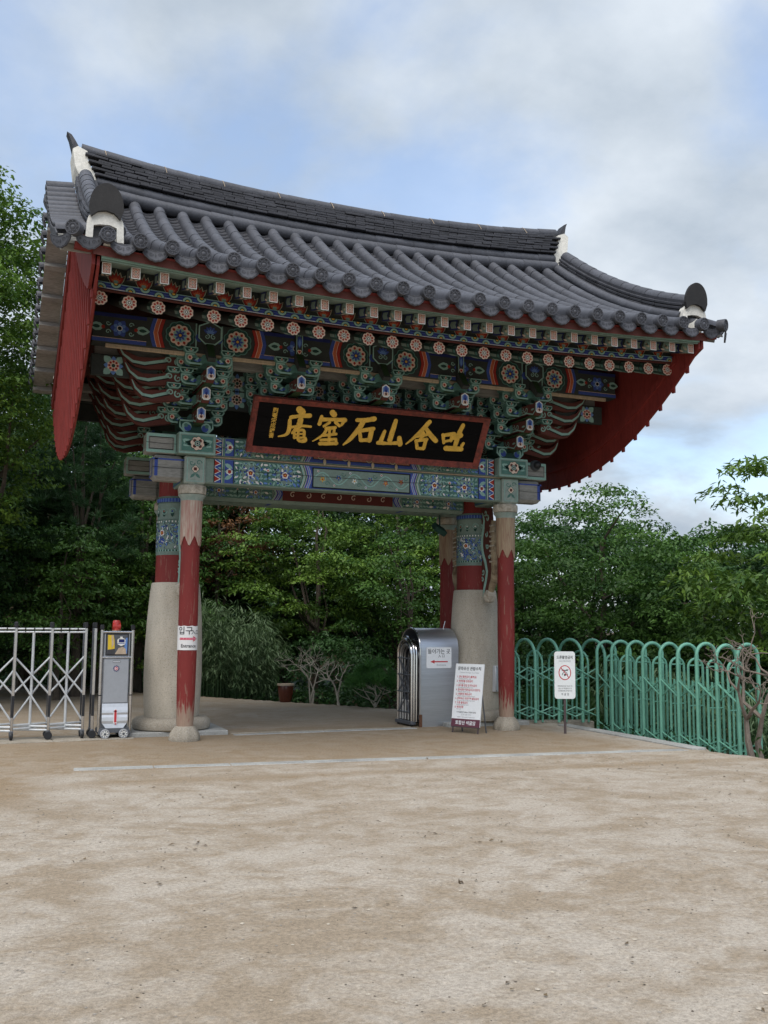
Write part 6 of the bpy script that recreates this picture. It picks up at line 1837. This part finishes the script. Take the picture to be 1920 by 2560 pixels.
# ---- bare bushes
def bare_bush(label, x, y, h, spread, seed, mat='pale_bark', r=.03, levels=4, stems=3):
    rg = np.random.default_rng(seed); zb_ = gz(x, y); mb = MB()
    def grow(p, d, l, r_, lv):
        q = p + d * l; m_ = (p + q) / 2 + rg.normal(0, l * .10, 3)
        mb.tube([tuple(p), tuple(m_), tuple(q)], [r_, r_ * .82, r_ * .62], mat, 6)
        if lv == 0: return
        for _ in range(int(rg.integers(2, 4))):
            nd = d * .8 + rg.normal(0, .62, 3) * np.array([spread, spread, .7]); nd /= np.linalg.norm(nd)
            if nd[2] < -.25: nd[2] *= -.5
            grow(q, nd, l * rg.uniform(.55, .85), r_ * .6, lv - 1)
    for _ in range(stems):
        d = np.array([rg.normal(0, .25), rg.normal(0, .25), 1.0]); d /= np.linalg.norm(d)
        grow(np.array([x + rg.normal(0, .04), y + rg.normal(0, .04), zb_ - .04]), d, h * .36, r, levels)
    o = part('bare_bush', mb, None, None); tag(o, label, 'bush'); return o
bare_bush('pale bare bush with twiggy head before the bamboo', 1.22, 4.95, 1.35, .9, 51, r=.022)
bare_bush('pale leafless stump bush left of the young pine', 1.62, 4.30, 1.15, .8, 52, r=.026, levels=3, stems=2)
bare_bush('gnarled grey leafless bush in front of the long green fence', 4.42, -4.60, 1.9, .95, 58, 'dead_wood', .05, 5, 2)

# ---- flower pot
FP = thing('flower_pot', 'brown glazed flower pot standing by the bamboo clump', 'pot', (.80, 5.45, gz(.80, 5.45)))
mb = MB(); mb.lathe([(.10, -.02), (.13, .02), (.165, .20), (.17, .32), (.165, .345)], (0, 0, 0), 20, 'pot_glaze'); part('body', mb, FP)
mb = MB(); mb.lathe([(.16, .345), (.185, .35), (.185, .385), (.15, .385), (.145, .36)], (0, 0, 0), 20, 'tan_print'); part('rim', mb, FP)

# ---- undergrowth, grit and fallen scraps
rg = np.random.default_rng(71)
c = []
while len(c) < 42000:
    x = rg.uniform(-11, 14); y = rg.uniform(-6, 17)
    if soil(x, y) < .9: continue
    if x > 3.9 and y < .4 and x < 4.9: 
        if rg.uniform() < .8: continue
    c.append((x, y, gz(x, y) + .02 + abs(rg.normal(0, .16))))
c = np.array(c); k = len(c)
o = put_obj('undergrowth', leaf_mesh('undergrowth', c, rg.normal(size=(k, 3)) + np.array([0, 0, .2]), rg.normal(size=(k, 3)) * .5 + np.array([0, 0, 1]), rg.uniform(.07, .16, k), rg.uniform(.03, .06, k), rg.normal(.35, .2, k), 'leaf_dark'))
o['kind'] = 'stuff'; o['label'] = 'low dark undergrowth covering the garden floor'; o['category'] = 'undergrowth'
c = []
while len(c) < 60000:
    x = rg.uniform(-26, 24); y = rg.uniform(15.5, 34)
    c.append((x, y, gz(x, y) + rg.uniform(0, 2.6) * (.35 + .65 * (.5 + .5 * math.sin(x * 1.1) * math.sin(y * .9 + x)))))
c = np.array(c); k = len(c)
o = put_obj('far_wood', leaf_mesh('far_wood', c, rg.normal(size=(k, 3)), rg.normal(size=(k, 3)) * .5 + np.array([0, 0, 1]), rg.uniform(.22, .42, k), rg.uniform(.13, .22, k), rg.normal(.35, .25, k), 'leaf_dark'))
o['kind'] = 'stuff'; o['label'] = 'dark wooded hillside behind the garden trees'; o['category'] = 'woodland'
def grit(n, seed, rmin, rmax, area, mat, name, lab):
    rg = np.random.default_rng(seed); mb = MB()
    base = [(0, 0, .8), (.9, .1, .2), (.2, .95, .25), (-.85, .3, .2), (-.3, -.9, .3), (.5, -.6, .15), (0, 0, -.4)]
    fs = [(0, 1, 2), (0, 2, 3), (0, 3, 4), (0, 4, 5), (0, 5, 1), (6, 2, 1), (6, 3, 2), (6, 4, 3), (6, 5, 4), (6, 1, 5)]
    for _ in range(n):
        x = rg.uniform(area[0], area[1]); y = rg.uniform(area[2], area[3])
        r = rmin + (rmax - rmin) * rg.uniform(0, 1) ** 3; a = rg.uniform(0, 6.28); z = gz(x, y)
        if soil(x, y) > .1: continue
        mb.add([(x + r * (p[0] * math.cos(a) - p[1] * math.sin(a)) * rg.uniform(.8, 1.2), y + r * (p[0] * math.sin(a) + p[1] * math.cos(a)) * rg.uniform(.8, 1.2), z + r * (p[2] * .6 + .05)) for p in base], fs, mat)
    o = part(name, mb); o['kind'] = 'stuff'; o['label'] = lab; o['category'] = 'gravel'
grit(5200, 81, .003, .012, (-6.2, 4.2, -12.2, -3.6), 'rock', 'gravel', 'fine grit scattered over the sandy square')
grit(900, 82, .004, .018, (-6.2, 3.8, -12.2, -4.2), 'pale_bark', 'gravel', 'pale pebbles scattered over the sandy square')
grit(2600, 84, .003, .010, (-6.2, 3.8, -12.2, -4.0), 'bark', 'gravel', 'dark specks of grit scattered over the sandy square')
rg = np.random.default_rng(83)
pts = []
for _ in range(46):
    cx_, cy_ = rg.uniform(-5.8, 2.8), -12 + 8.2 * rg.uniform(0, 1) ** 1.2
    for _ in range(int(rg.integers(1, 5))): pts.append((cx_ + rg.normal(0, .10), cy_ + rg.normal(0, .08)))
c = np.array([(a, b, gz(a, b) + .010) for a, b in pts if soil(a, b) < .1]); k = len(c)
o = put_obj('fallen_leaves', leaf_mesh('fallen_leaves', c, rg.normal(size=(k, 3)) * np.array([1, 1, .12]), rg.normal(size=(k, 3)) * .25 + np.array([0, 0, 1]), rg.uniform(.02, .055, k), rg.uniform(.010, .026, k), rg.uniform(0, .6, k), 'litter'))
o['kind'] = 'stuff'; o['label'] = 'dry fallen leaf scraps lying on the sand'; o['category'] = 'leaf litter'
